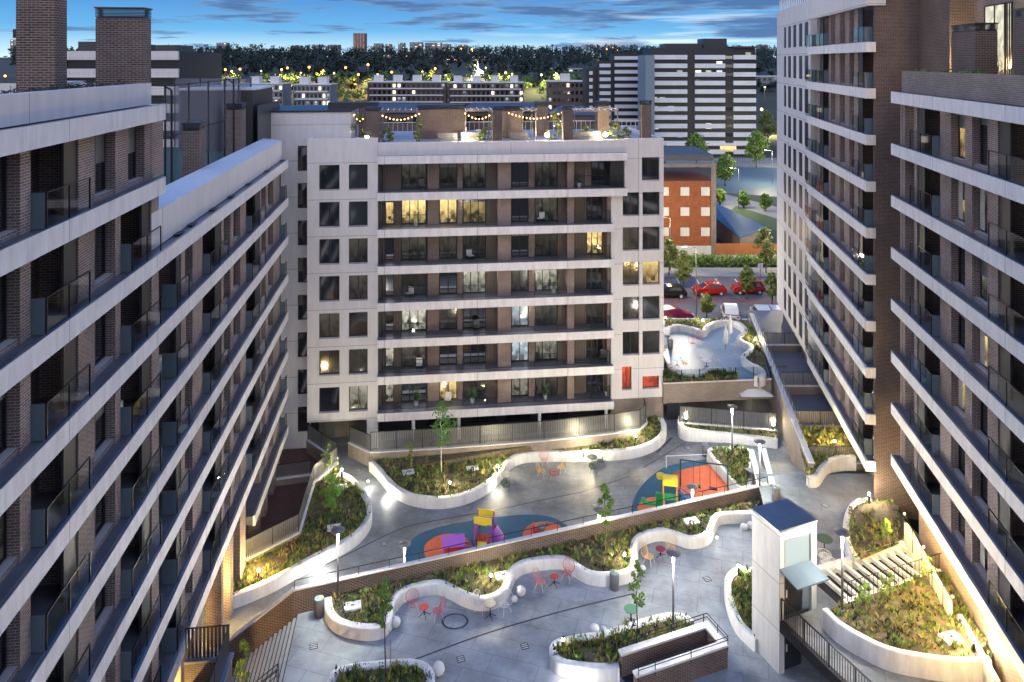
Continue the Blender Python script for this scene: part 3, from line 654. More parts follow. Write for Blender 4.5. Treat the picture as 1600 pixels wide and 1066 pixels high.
# ground floor
m = MB(); m.box(A1, B0, 2.2, 2.5, .0, 2.95); m.build('ground_floor_wall', M['panel'], MR)
for px in (720, 790, 845, 905):
    s = sM(px - 30, -.2); window(MR, s, 2.1, 1.0, 2.2, 1.9, 'glass', 2, name='terrace_door', sill=False)
for px in (646, 717, 843, 947):
    s = sM(px, -.25); MB().tube((s, -.25, 1.0), (s, -.25, 2.9), .14, 10).build('column', M['white'], MR, True)
m = MB(); m.box(B0, E1, .1, .4, .5, 3.5); m.build('brick_base', M['brickg'], MR)
m = MB(); m.box(A0 + .5, A1 - .1, 3.2, 3.5, 0, 2.9); m.build('entrance_wall', M['brickg'], MR)
MB().box(sM(505, 3), sM(523, 3), 3.1, 3.19, 0, 2.4).build('entrance_door', M['grey'], MR)
MB().box(A1 - .9, A1, .0, .35, .5, 2.9).build('entrance_pier', M['render'], MR)
# soffit of entrance
MB().box(A0, A1, .36, 3.2, 2.9, 3.1).build('entrance_soffit', M['render'], MR)
# roof terrace
m = MB(); m.box(UP + .02, E1 - .45, .4, 13, 25.2, 25.35); m.build('terrace_floor', paving('terrace_tiles', (.4, .39, .37), .6), MR)
for (a_, b_, d, zt) in ((571, 594, .6, 28.5), (770, 785, .6, 28.5), (880, 895, .6, 28.5), (1003, 1018, .7, 28.9)):
    s0, s1 = sM(a_, d), sM(b_, d); chimney(MR, s0, s1, d, d + .75, 25.35, zt, .35, bm='brickd')
for (a_, b_, d, zt, mm) in ((560, 590, 6, 28.6, 'brick'), (652, 726, 5.0, 28.4, 'brick'), (785, 816, 4.6, 28.3, 'brick'), (838, 856, 7, 28.5, 'brick'), (934, 952, 3.5, 28.7, 'brick')):
    s0, s1 = sM(a_, d), sM(b_, d); chimney(MR, s0, s1, d, d + 1.3, 25.35, zt, .45, name='stair_box', bm=mm)
# terrace railings at the rear
m = MB()
for i in range(60):
    s = UP + .5 + i * .45; m.box(s, s + .03, 8.9, 8.95, 25.4, 26.5)
m.box(UP + .4, UP + 27, 8.88, 8.96, 26.5, 26.56); m.build('terrace_railing', M['white'], MR)

# ceiling lamps in the loggias
for k, px in ((3, 755), (3, 848), (2, 822), (0, 696), (5, 645), (5, 730)):
    s = sM(px, .9); o = MB().lathe((0, 0, 0), [(.09, 0), (.09, .05)], 12).build('ceiling_lamp', M['lamp'], MR, loc=(s, .9, T(k + 1) - BH + .04)); light((0, 0, -.15), 22, (1, .9, .7), .08, parent=o)
# things people keep on the loggias
rng = random.Random(77); nth = ['first', 'second', 'third', 'fourth', 'fifth', 'sixth', 'seventh']
for k, px, kind in ((0, 650, 'p'), (0, 738, 'p'), (0, 852, 'p'), (0, 948, 'p'), (0, 700, 'c'), (1, 942, 'c'), (1, 655, 'c'), (2, 745, 'c'), (3, 640, 'c'), (3, 865, 'p'), (4, 735, 'c'), (5, 650, 'p'), (5, 845, 'c'), (6, 660, 'c'), (6, 905, 'p')):
    s = sM(px, .7); p = MR.matrix_basis @ Vector((s, .7, T(k) - .03)); bay = 'west' if px < 700 else 'middle' if px < 800 else 'east' if px < 900 else 'easternmost'
    if kind == 'p':
        t = thing('potted_plant', 'potted plant in the %s bay of the %s loggia storey of the end block' % (bay, nth[k]), 'plant', p, 0, 'plants on the loggias'); m = MB(); m.lathe((0, 0, 0), [(.14, 0), (.2, .34)], 12); m.build('pot', M['cap'], t)
        m = MB(); r = rng
        for i in range(60):
            a = r.uniform(0, 6.28); e = r.uniform(.1, .38); h = r.uniform(.4, 1.25); q = Vector((e * math.cos(a), e * math.sin(a), h)); d = Vector((math.cos(a + 1), math.sin(a + 1), .4)) * .07; u_ = Vector((-d.y, d.x, .03)); m.q([q - d, q + u_, q + d, q - u_])
        m.build('foliage', M['leafg'], t)
    else:
        t = thing('balcony_chair', 'outdoor chair in the %s bay of the %s loggia storey of the end block' % (bay, nth[k]), 'chair', p, R(rng.uniform(-40, 40)), 'chairs on the loggias'); c_ = rng.choice(('cap', 'grey', 'white'))
        MB().box(-.25, .25, -.25, .25, .4, .45).build('seat', M[c_], t); MB().box(-.25, .25, .22, .27, .45, .9).build('backrest', M[c_], t); m = MB()
        for x in (-.22, .2):
            for y in (-.22, .2): m.box(x, x + .03, y, y + .03, 0, .4)
        m.build('leg_frame', M['metal'], t)
MP = lambda px, d, z: MR.matrix_basis @ Vector((sM(px, d), d, z))

EM = Vector((math.cos(R(6.6)), math.sin(R(6.6)), 0)); EN = Vector((-math.sin(R(6.6)), math.cos(R(6.6)), 0))
# ------------------------------------------------------------------ foliage
def leaves(m, c, r, n, size, rng, flat=1.0, mi=0, up=0):
    for _ in range(n):
        d = Vector((rng.gauss(0, 1), rng.gauss(0, 1), rng.gauss(0, 1))).normalized() * (r * (rng.random() ** .45))
        p = Vector(c) + Vector((d.x, d.y, d.z * flat)); a = Vector((rng.gauss(0, 1), rng.gauss(0, 1), rng.gauss(0, 1) + up)).normalized(); b = a.orthogonal().normalized()
        s = size * rng.uniform(.6, 1.3); m.q([p - a * s, p + b * s * .45, p + a * s, p - b * s * .45], mi)
def tree_meshes(key, h, cr, trunk_h, clumps, per, leaf, seed, r0=.06, slim=1.0):
    rng = random.Random(seed)
    t = MB(); pts = [Vector((0, 0, 0))]; n = 5; top = h * .9
    for i in range(1, n + 1): pts.append(Vector((rng.uniform(-.04, .04) * h * .4, rng.uniform(-.04, .04) * h * .4, top * i / n)))
    for i in range(n): t.tube(pts[i], pts[i + 1], r0 * (1 - .75 * i / n), 7, r0 * (1 - .75 * (i + 1) / n))
    c = MB()
    for i in range(clumps):
        f = (i + .5) / clumps; z = trunk_h + (h - trunk_h) * f; a = rng.uniform(0, 6.28); rr = cr * slim * math.sin(math.pi * min(.93, .18 + .8 * f)) * rng.uniform(.35, 1)
        q = Vector((math.cos(a) * rr, math.sin(a) * rr, z)); base = Vector((pts[0].x, pts[0].y, max(trunk_h * .8, z - rr * .9)))
        t.tube(base, q, r0 * .32, 5, r0 * .08); leaves(c, q, cr * rng.uniform(.28, .5), per, leaf, rng, .8)
    return t, c
def tree(name, label, loc, key, mats=('bark', 'leaf'), group=None, rz=0, **kw):
    o = thing(name, label, 'tree', loc, rz, group)
    tm, cm = cached(('tree', key), lambda: (lambda a: (a[0].mesh('trunk', M[mats[0]], True), a[1].mesh('crown', M[mats[1]])))(tree_meshes(key, **kw)))
    put('trunk', tm, o); put('crown', cm, o); return o
def planting(name, label, poly, zf, n, seed, hmin=.12, hmax=.42, mats=('leaf', 'dry', 'leafd'), clump=True, avoid=None):
    """low shrubs and tufts over a bed"""
    rng = random.Random(seed); xs = [p[0] for p in poly]; ys = [p[1] for p in poly]; m = MB(); k = 0; g = 0
    while k < n and g < n * 30:
        g += 1; x = rng.uniform(min(xs), max(xs)); y = rng.uniform(min(ys), max(ys))
        if not inside((x, y), poly): continue
        if noise.noise(Vector((x * .55, y * .55, seed))) < -.22 and rng.random() < .6: continue
        k += 1; z = zf(x, y) if callable(zf) else zf; h = rng.uniform(hmin, hmax) * (.75 if rng.random() < .8 else 1.2); w = h * rng.uniform(.6, 1.1); mi = rng.choices((0, 1, 2), (5, 5, 2))[0]
        for _ in range(rng.randint(6, 9)):
            a = rng.uniform(0, 6.28); l = rng.uniform(.4, 1) * w; q = Vector((x + math.cos(a) * l, y + math.sin(a) * l, z + h * rng.uniform(.45, 1))); b = Vector((x + math.cos(a) * l * .25, y + math.sin(a) * l * .25, z - .01)); s = Vector((-math.sin(a), math.cos(a), 0)) * (.02 + .07 * h)
            m.q([b, (b + q) / 2 + s, q, (b + q) / 2 - s], mi)
    return tag(m.build(name, [M[i] for i in mats]), label, 'ground cover', None, 'stuff')

# ------------------------------------------------------------------ ground
Wl, Wr = at(460, 922, 3.84), at(1200, 757, 3.84)
Wd = (Wr - Wl); Wd.z = 0; Wd.normalize(); Wn = Vector((-Wd.y, Wd.x, 0))        # along and across (away from camera)
def north(x, y): return (x - Wl.x) * Wn.x + (y - Wl.y) * Wn.y
m = MB(); g = 1.0; X0, X1, Y0, Y1 = -24, 30, 16, 76
def zcc(x, y):
    z = zc(min(x, 16.7), y)
    if north(x, y) < .3: z = min(z, .9)
    return z
for i in range(int((17 - X0) / g)):
    for j in range(int((Y1 - Y0) / g)):
        x, y = X0 + i * g, Y0 + j * g
        m.q([(a, b, zcc(a, b)) for a, b in ((x, y), (x + g, y), (x + g, y + g), (x, y + g))])
x0 = 16.85
for j in range(48):
    y = 52.2 + j * .5
    m.q([(x0, y, zc(18, y)), (23.4 + (y - 50) * .1737 + .9, y, zc(18, y)), (23.4 + (y + .5 - 50) * .1737 + .9, y + .5, zc(18, y + .5)), (x0, y + .5, zc(18, y + .5))])
tag(m.build('courtyard_pavement', M['pave'], smooth=True), kind='structure')
# wide ground beyond everything
m = MB(); nx = 50
def gh(x, y): return 2.95 + 20 * sm(345, 440, y) + 14 * sm(440, 900, y)
ys = [-1500, 0, 79.4, 79.5, 120, 200, 300, 345, 370, 395, 420, 440, 480, 540, 600, 660, 720, 800, 900, 1100, 1500, 2500, 4500]
xs = [-3000 + 6000 * i / nx for i in range(nx + 1)]
for a in range(nx):
    for b in range(len(ys) - 1):
        q = [(xs[a], ys[b]), (xs[a + 1], ys[b]), (xs[a + 1], ys[b + 1]), (xs[a], ys[b + 1])]
        m.q([(x, y, -1.3 if y <= 79.45 else gh(x, y)) for x, y in q])
tag(m.build('ground', plain('distant_ground', (.045, .05, .035), .95, 0, .4, .02), smooth=False), kind='structure')
# upper terrace court in front
dE = Vector((.1188, -.9929, 0)); wE = Vector((-.9929, -.1188, 0))
Sx = at(466, 957, NB); Sb = Sx + dE * 9.5
LA, LD, LC = at(1178, 796.6, 9.4), at(1218, 831, 9.45), at(1275.6, 815.5, 9.4)
LA = Vector((LA.x, LA.y, 0)); LD = Vector((LD.x, LD.y, 0)); LC = Vector((LC.x, LC.y, 0))
ex = (LC - LD).normalized(); ey = Vector((-ex.y, ex.x, 0)); lw = (LC - LD).length; ld_ = (LA - LD).dot(ey); LB = LC + ey * ld_; LA = LD + ey * ld_
near_poly = [Sx, Vector((Wr.x, Wr.y, 0)), LB + ex * .2, LC + ex * .2 - ey * .5, LC + ex * 4 - ey * 3, Vector((22, 27, 0)), Vector((-9, 27, 0)), Sb]
m = MB(); m.prism([(p.x, p.y) for p in near_poly], -1.0, NB); tag(m.build('terrace_pavement', M['pave2']), kind='structure')
# ------------------------------------------------------------------ stairs down to the west
st = thing('court_stairs', 'flight of wide pale steps beside the brick parapet, going down west', 'stairs')
m = MB(); n = 13
for i in range(n):
    a = Sx + wE * (.245 * i); b = Sx + wE * (.245 * (i + 1) + .0); z = NB - .178 * (i + 1)
    q = [a, b, b + dE * 9.4, a + dE * 9.4]; m.prism([(p.x, p.y) for p in q], -1.2, z); 
m.build('steps', stained('step_concrete', (.42, .42, .41), .6, 0, .25), st)
m = MB()
for i in range(n + 1):
    a = Sx + wE * (.245 * i - .004); b = a + wE * .045; z = NB - .178 * i + .004
    q = [a, b, b + dE * 9.4, a + dE * 9.4]; m.prism([(p.x, p.y) for p in q], z - .02, z)
m.build('nosing', M['metal'], st)
for off in (4.6, 4.95):
    m = MB(); p0 = Sx + dE * off + wE * .2; p1 = Sx + dE * off + wE * 3.3; z0, z1 = NB + .9, NB - 2.3 + .9
    m.path([(p0.x, p0.y, z0 - .9), (p0.x, p0.y, z0), (p1.x, p1.y, z1), (p1.x, p1.y, z1 - .9)], .022); m.path([(p0.x, p0.y, z0 - .3), (p1.x, p1.y, z1 - .3)], .018)
    q = (p0 + p1) / 2; m.tube((q.x, q.y, (z0 + z1) / 2 - .9), (q.x, q.y, (z0 + z1) / 2), .018); m.build('handrail', M['metal'], st)
# ------------------------------------------------------------------ long brick parapet
pw = thing('parapet_wall', 'long brown brick parapet with white coping between the two courts', 'wall')
P0 = Vector((Wl.x, Wl.y, 0)); P1 = Vector((Wr.x, Wr.y, 0)); ang = math.atan2(Wd.y, Wd.x); L_ = (P1 - P0).length
MB().box(-.1, L_, -.0, .2, -.5, 3.78).build('brick_wall', M['brick'], pw, loc=P0, rz=ang)
MB().box(-.14, L_ + .03, -.03, .23, 3.78, 3.85).build('coping', M['cap'], pw, loc=P0, rz=ang)
m = MB(); k = 18
for i in range(k + 1): m.tube((L_ * i / k + .02, .06, 3.86), (L_ * i / k + .02, .06, 4.32), .018)
m.tube((0, .06, 4.32), (L_, .06, 4.32), .022); m.build('rail', M['metal'], pw, loc=P0, rz=ang)
e0 = P0.copy(); e1 = Sx + wE * 3.5 + Vector((0, .0, 0)); e1 = Vector((e1.x, P0.y - .45, 0)); dd = e1 - e0; a2 = math.atan2(dd.y, dd.x); l2 = dd.length
m = MB(); q = [(-.12, 0), (l2, 0)]
b0 = len(m.v); m.v += [(0, 0, -1), (l2, 0, -1), (l2, 0, 1.4), (0, 0, 3.78), (0, -.28, -1), (l2, -.28, -1), (l2, -.28, 1.4), (0, -.28, 3.78)]
for f in ((0, 1, 2, 3), (7, 6, 5, 4), (3, 2, 6, 7), (1, 5, 6, 2), (0, 3, 7, 4)): m.f.append(f); m.m.append(0)
m.build('stair_side_wall', M['brickd'], pw, loc=e0, rz=a2)
m = MB(); m.v += [(0, .05, 3.80), (l2, .05, 1.42), (l2, -.30, 1.42), (0, -.30, 3.80), (0, .05, 3.87), (l2, .05, 1.49), (l2, -.30, 1.49), (0, -.30, 3.87)]
for f in ((3, 2, 1, 0), (4, 5, 6, 7), (0, 1, 5, 4), (1, 2, 6, 5), (2, 3, 7, 6), (3, 0, 4, 7)): m.f.append(f); m.m.append(0)
m.build('sloping_coping', M['cap'], pw, loc=e0, rz=a2)

# ------------------------------------------------------------------ planters with white bench walls
def planter(label, pts, h, w, conv, soil_extra, soil_h, closed=False, base=None, n=6, seed=1, dens=5, name='planter', cover=None, hh=(.12, .42), nplant=None):
    """pts: centre line of the wall top in photo pixels; soil_extra: points that close the bed behind the wall"""
    P = [conv(u, v, h) for u, v in pts]; path = spline(P, closed, n)
    t = thing(name, label, 'planter', (path[0].x, path[0].y, 0)); o = Vector((path[0].x, path[0].y, 0)); rel = [p - Vector((o.x, o.y)) for p in path]
    bf = (lambda x, y: base(x + o.x, y + o.y))
    m = MB(); ribbon(m, rel, w, lambda x, y: bf(x, y) - .3, lambda x, y: bf(x, y) + h, closed); m.build('bench_wall', M['bench'], t, True)
    poly = [(p.x, p.y) for p in path] + [(q.x, q.y) for q in [conv(u, v, soil_h) for u, v in soil_extra]]
    rp = [(x - o.x, y - o.y) for x, y in poly]
    s = MB(); s.q([(x, y, bf(x, y) + soil_h) for x, y in rp]); me = s.build('soil_bed', M['soil'], t)
    a = abs(sum(poly[i][0] * poly[(i + 1) % len(poly)][1] - poly[(i + 1) % len(poly)][0] * poly[i][1] for i in range(len(poly)))) / 2
    inner = poly
    planting('ground_cover', cover or 'low shrubs and grasses', inner, lambda x, y: base(x, y) + soil_h, int(a * dens * 4.6) if nplant is None else nplant, seed, *hh)
    return t, poly
gc = lambda x, y: zc(min(x, 16.7), y)
PL1 = [(580, 720.5), (593, 732), (610, 752), (627.5, 765), (650.5, 773.7), (685, 777), (719.5, 772), (748, 760.8), (771, 745), (783, 731), (797, 716), (816, 708), (849, 705.5), (890, 705.5), (931, 703.8), (972.5, 702), (1000, 697), (1022, 688), (1035, 676), (1037, 663), (1031.7, 652)]
planter('long wavy white planter in front of the courtyard end block', PL1, .75, .42, atc, [(1012, 650), (1010, 664), (800, 690), (579, 705)], .6, base=gc, seed=2, dens=4.5, cover='low shrubs and grasses in the long wavy planter by the end block')
PL2 = [(530, 738), (547, 746), (564, 763.6), (574, 781), (577, 795), (573, 812.5), (558.5, 830), (535.5, 845.6), (501, 863), (461, 884), (426, 903), (397.5, 916), (369, 927), (348.6, 932)]
planter('white curved planter running along the west block towards the stairs', PL2, .75, .42, atc, [(345, 900), (383, 873), (466.5, 830), (489.5, 752), (528, 722)], .6, base=gc, seed=4, dens=4.5, cover='dry shrubs in the curved planter beside the west block')
gN = lambda x, y: NB
atn = lambda u, v, h=0: at(u, v, NB + h)
PN1 = [(512.5, 933), (514.5, 950), (524, 964), (541, 972.6), (570, 978), (593, 976), (606, 965), (609, 950), (615, 936), (630, 921), (656, 912), (685, 909), (705, 916), (725, 926), (748, 933), (771, 930), (788, 918), (795, 902), (802, 887), (818, 877.3), (846, 871.6), (875, 870), (892, 876), (906.6, 886), (924, 894), (947, 896), (973, 893), (987, 886), (991.5, 870), (990, 854), (996, 839), (1014, 830), (1036, 827), (1058, 833), (1077, 839), (1096, 836.6), (1107, 829), (1113, 816), (1119, 805), (1134, 801), (1176, 799.5)]
planter('meandering white bench planter below the long brick parapet', PN1, .62, .42, atn, [(1192, 775), (1100, 785), (900, 831), (700, 876), (560, 905), (514, 915)], .5, base=gN, seed=6, dens=5.5, cover='low shrubs in the meandering bed below the brick parapet', hh=(.1, .36))
PN3 = [(866.4, 1024), (865, 1011), (875, 1001), (904, 995), (947, 988), (990, 975), (1019, 966.4), (1047.5, 960.7), (1070.5, 963.6), (1080, 971)]
t3, _ = planter('white boat-shaped planter wrapped round the brick stair well', PN3, .62, .42, atn, [(1082, 985), (967, 1018), (967, 1040), (932.5, 1038), (898, 1036), (875, 1031)], .5, base=gN, seed=8, dens=9, cover='green shrubs in the boat-shaped planter by the stair well', hh=(.12, .4))
m = MB(); o3 = t3.location; pth = [at(u, v, NB + .62) for u, v in ((866.4, 1022), (872, 1029), (885, 1034), (905, 1037.5), (932.5, 1040), (967, 1040))]; ribbon(m, [Vector((p.x - o3.x, p.y - o3.y)) for p in spline(pth)], .42, NB - .3, NB + .62); m.build('bench_wall', M['bench'], t3, True)
PN2 = [(520, 1058), (530, 1046), (570, 1038.5), (627.5, 1033.7), (656, 1036), (669, 1046), (672, 1063), (655, 1084), (600, 1095), (540, 1092), (518, 1078)]
planter('white oval planter at the lower edge holding a thin staked tree', PN2, .62, .42, atn, [], .5, closed=True, base=gN, seed=9, dens=9, cover='green shrubs inside the white oval planter', hh=(.12, .38))
PN4 = [(1182, 886), (1174, 889), (1156, 889), (1142, 897), (1137, 915), (1143, 943), (1155, 970), (1174, 990), (1184, 998)]
planter('small white planter tucked against the lift shaft', PN4, .62, .40, atn, [], .5, base=gN, seed=10, dens=9, cover='green shrubs in the small planter by the lift', hh=(.12, .35))
gR = lambda x, y: zr(y)
PR1 = [(1360, 780), (1345, 780.5), (1333, 787), (1326, 800), (1322, 819.5), (1323.6, 841), (1329.7, 859), (1340.4, 874)]
planter('pale curved planter at the foot of the brick end wall', PR1, .6, .35, atr, [(1404, 850), (1404, 790), (1384, 781)], .5, base=gR, seed=12, dens=3.2, cover='dry shrubs at the foot of the brick end wall', hh=(.12, .36))
PR2 = [(1289, 950), (1301, 962), (1313, 972.4), (1343.5, 990.8), (1389.4, 1012), (1450.5, 1024.4), (1496.4, 1029), (1546.8, 1029)]
planter('large fan-shaped planter below the white beam pergola', PR2, .95, .30, atr, [(1540, 1000), (1475, 893), (1462, 893)], .8, base=gR, seed=13, dens=5.0, cover='scattered young shrubs in the fan-shaped planter', hh=(.1, .34))
PR3 = [(1262, 744), (1275, 742), (1285, 728), (1300, 716), (1318, 712), (1336, 712)]
planter('yellow-lit curved planter against the foot of the pale tower', PR3, .7, .4, atr, [(1330, 690), (1300, 668), (1243, 668), (1250, 700)], .6, base=gR, seed=14, dens=5, cover='shrubs in the yellow-lit corner planter')
PM3 = [(1064, 650), (1063, 660), (1069, 667), (1085, 671), (1150, 678), (1215, 686)]
planter('straight white planter under the slatted fence beside the gate', PM3, .9, .4, lambda u, v, h: at(u, v, 1.5 + h), [(1213, 672), (1068, 655)], .75, base=lambda x, y: 1.5, seed=15, dens=7, cover='clipped shrubs in the straight planter beside the gate', hh=(.1, .3))
PD = [(1108, 703), (1116, 699), (1140, 699), (1166, 701), (1172, 712), (1172, 752), (1160, 761), (1148, 752), (1130, 730), (1113, 712)]
planter('white kite-shaped planter with a tall lamp beside the swing', PD, .8, .3, atc, [], .7, closed=True, base=gc, seed=16, dens=9, n=4, cover='pale shrubs in the kite-shaped planter by the swing')
# white ramp walls beside the kite planter
rw = thing('ramp_wall', 'pair of short brick walls with white caps at the end of the parapet', 'wall')
for (a, b, z0, z1) in (((1171, 702), (1184, 757), 2.7, 3.9), ((1190, 700), (1204, 756), 2.9, 4.0)):
    p = at(a[0], a[1], z0); q = at(b[0], b[1], z1); p.z = q.z = 0; d = q - p; m = MB(); l = d.length
    m.v += [(0, 0, -.5), (l, 0, -.5), (l, 0, z1 - .1), (0, 0, z0 - .1), (0, .25, -.5), (l, .25, -.5), (l, .25, z1 - .1), (0, .25, z0 - .1)]
    for f in ((0, 1, 2, 3), (7, 6, 5, 4), (3, 2, 6, 7), (1, 5, 6, 2), (0, 3, 7, 4)): m.f.append(f); m.m.append(0)
    m.build('brick_wall', M['brickg'], rw, loc=p, rz=math.atan2(d.y, d.x))
    m = MB(); m.v += [(0, -.06, z0 - .1), (l, -.06, z1 - .1), (l, .31, z1 - .1), (0, .31, z0 - .1), (0, -.06, z0), (l, -.06, z1), (l, .31, z1), (0, .31, z0)]
    for f in ((3, 2, 1, 0), (4, 5, 6, 7), (0, 1, 5, 4), (1, 2, 6, 5), (2, 3, 7, 6), (3, 0, 4, 7)): m.f.append(f); m.m.append(0)
    m.build('cap', M['bench'], rw, loc=p, rz=math.atan2(d.y, d.x))

# ------------------------------------------------------------------ slatted fences
def slat_fence(label, pts, h=1.15, base=None, wallh=0, step=.14, name='slatted_fence', rail='grey', conv=None, group=None):
    """pts world points; z is the foot of the fence"""
    t = thing(name, label, 'fence', pts[0], 0, group); o = pts[0]; m = MB(); pm = MB(); w = MB(); c = MB()
    for a, b in zip(pts, pts[1:]):
        a = a - o; b = b - o; l = (b - a).length; n = max(1, int(l / step)); d = (b - a) / n; nn = Vector((-d.y, d.x, 0)).normalized() * .012
        for i in range(n):
            p = a + d * i; q = p + d * .62
            m.v += [tuple(x) for x in (p - nn, q - nn, q + nn, p + nn)] + [tuple(x + Vector((0, 0, h))) for x in (p - nn, q - nn, q + nn, p + nn)]; k = len(m.v) - 8
            for f in ((0, 1, 5, 4), (1, 2, 6, 5), (2, 3, 7, 6), (3, 0, 4, 7), (4, 5, 6, 7)): m.f.append(tuple(k + e for e in f)); m.m.append(0)
        k = max(1, round(l / 2.4))
        for i in range(k + 1): p = a + (b - a) * (i / k); pm.tube(p, p + Vector((0, 0, h + .03)), .035, 4)
        pm.tube(a + Vector((0, 0, h)), b + Vector((0, 0, h)), .03, 4)
        if wallh:
            e = Vector((-d.y, d.x, 0)).normalized() * .14; e2 = e * 1.25
            for mm, z0, z1, ee in ((w, -wallh, -.09, e), (c, -.09, -.01, e2)):
                k = len(mm.v); mm.v += [tuple(x + Vector((0, 0, z0))) for x in (a - ee, b - ee, b + ee, a + ee)] + [tuple(x + Vector((0, 0, z1))) for x in (a - ee, b - ee, b + ee, a + ee)]
                for f in ((0, 1, 5, 4), (1, 2, 6, 5), (2, 3, 7, 6), (3, 0, 4, 7), (4, 5, 6, 7)): mm.f.append(tuple(k + q for q in f)); mm.m.append(0)
    m.build('slats', M[rail], t); pm.build('post_frame', M['metal'], t)
    if wallh: w.build('brick_base', M['brickg'], t); c.build('coping', M['cap'], t)
    return t
F_ = lambda lst: [at(u, v, z) for u, v, z in lst]
slat_fence('grey slatted fence on a low wall in front of the ground floor terraces', F_([(579, 705, 1.25), (700, 698, 1.4), (850, 687, 1.6), (960, 675, 1.85), (1000, 668.5, 2.0), (1009, 660, 2.1), (1006, 650, 2.2)]), 1.5, wallh=.8)
slat_fence('dark slatted fence on a brick base running back to the entrance', F_([(579, 705, 1.25), (546, 690, 1.25)]), 1.25, wallh=1.2)
slat_fence('dark slatted fence between the entrance path and the sunken terrace', [at(481, 686, 1.15), at(526, 716, 1.15)], 1.2, wallh=1.2)
slat_fence('long slatted fence behind the curved planter of the west block', F_([(526, 722, .9), (489.5, 752, .9), (478, 790, .9), (466.5, 830, .9), (383, 873, .9)]), 1.15, wallh=.9)
slat_fence('blue-grey slatted fence dividing the two sunken terraces', [at(424, 748, .6), at(486, 740, .6)], 1.0, wallh=.7)
slat_fence('dark slatted fence on the white planter beside the gate', [at(1062, 659, 2.4), at(1213, 671, 2.4)], 1.3, wallh=.9)
tl = thing('sunken_terrace', 'dark red tiled sunken terrace beside the west block', 'terrace'); m = MB()
q = [at(u, v, .05) for u, v in ((392, 862), (466, 826), (486, 755), (520, 725), (484, 700), (430, 700))]; m.q([(p.x, p.y, .05) for p in q]); m.build('terrace_floor', plain('red_tiles', (.10, .045, .035), .6, 0, .2, 2), tl)
gt = thing('gate', 'dark metal gate between the end block and the raised court', 'gate', at(1052, 659, 1.2)); m = MB(); m.box(-.55, .55, 0, .06, 0, 2.4); m.box(-.03, .03, -.02, 0, .05, 2.35); m.build('door_leaf', M['panel'], gt)

# ------------------------------------------------------------------ projecting terrace at the lower left edge
tb = thing('terrace_box', 'projecting brick terrace with coping and dark fence on the west block above the stairs', 'terrace', LR.location, LR.rotation_euler.z)
MB().box(20, 34.0, -2.0, -1.75, 3.9, 5.55).box(33.75, 34.0, -1.75, -.02, 3.9, 5.55).build('parapet', M['brickd'], tb)
MB().box(20, 33.75, -1.75, -.02, 3.9, 4.3).build('terrace_floor', M['ledge'], tb)
MB().box(20, 34.06, -2.06, -1.69, 5.55, 5.66).box(33.69, 34.06, -1.69, -.02, 5.55, 5.66).build('coping', M['edge'], tb)
for s_ in (21, 27.4, 33.6): MB().box(s_, s_ + .35, -1.9, -1.5, -1.2, 3.9).build('column', M['brickg'], tb)
ml = LR.matrix_basis
slat_fence('tall dark slatted fence on the projecting terrace of the west block', [ml @ Vector((s, d, 5.67)) for s, d in ((22, -1.88), (33.88, -1.88), (33.88, -.05))], 1.35, rail='panel', step=.16)
# ------------------------------------------------------------------ lift tower
lf = thing('lift_tower', 'white lift shaft with blue-grey roof, glass panel and sloping canopy', 'lift', LD, math.atan2(ex.y, ex.x))
zt = 9.4; m = MB()
m.box(0, .3, 0, ld_, NB - .1, zt); m.box(lw - .3, lw, 0, ld_, NB - .1, zt); m.box(.3, lw - .3, ld_ - .25, ld_, NB - .1, zt)
m.box(.3, lw - .3, 0, .25, zt - .45, zt); m.box(.3, lw - .3, 0, .25, 7.45 - .15, 7.45); m.build('shaft_wall', stained('lift_render', (.62, .62, .61), .55, 50, .2, 2.3), lf)
MB().box(-.04, lw + .04, -.04, ld_ + .04, zt, zt + .1).build('shaft_roof', plain('zinc_roof', (.15, .19, .23), .35, .4, .12, 1.2), lf)
g_ = MB().box(.36, lw - .36, .1, .14, 7.5, zt - .5).build('glass_panel', emit('lit_lift_glass', (.62, .74, .72), .55), lf)
m = MB(); m.box(.3, .36, .02, .2, 7.45, zt - .45); m.box(lw - .36, lw - .3, .02, .2, 7.45, zt - .45); m.box(.36, lw - .36, .02, .2, zt - .5, zt - .45); m.build('panel_frame', M['grey'], g_)
MB().box(.3, lw - .3, .2, .24, NB, 7.3).build('door_wall', M['grey'], lf)
for z in (NB, 5.15):
    d_ = MB().box(.36, lw * .62, .12, .19, z + .02, z + 2.15).build('lift_door', M['panel'], lf)
    m = MB(); m.box(.5, .56, .09, .119, z + .9, z + 1.25); m.build('call_panel', M['white'], d_)
    MB().box(lw * .66, lw - .32, .12, .18, z + .02, z + 2.15).build('glass_door', M['sidep'], lf)
m = MB(); m.v += [(.0, 0, 7.55), (lw * .82, 0, 7.55), (lw * .86, -1.15, 7.3), (.05, -1.15, 7.3), (.0, 0, 7.63), (lw * .82, 0, 7.63), (lw * .86, -1.15, 7.38), (.05, -1.15, 7.38)]
for f in ((3, 2, 1, 0), (4, 5, 6, 7), (0, 1, 5, 4), (1, 2, 6, 5), (2, 3, 7, 6), (3, 0, 4, 7)): m.f.append(f); m.m.append(0)
m.build('canopy', M['sidep'], lf)
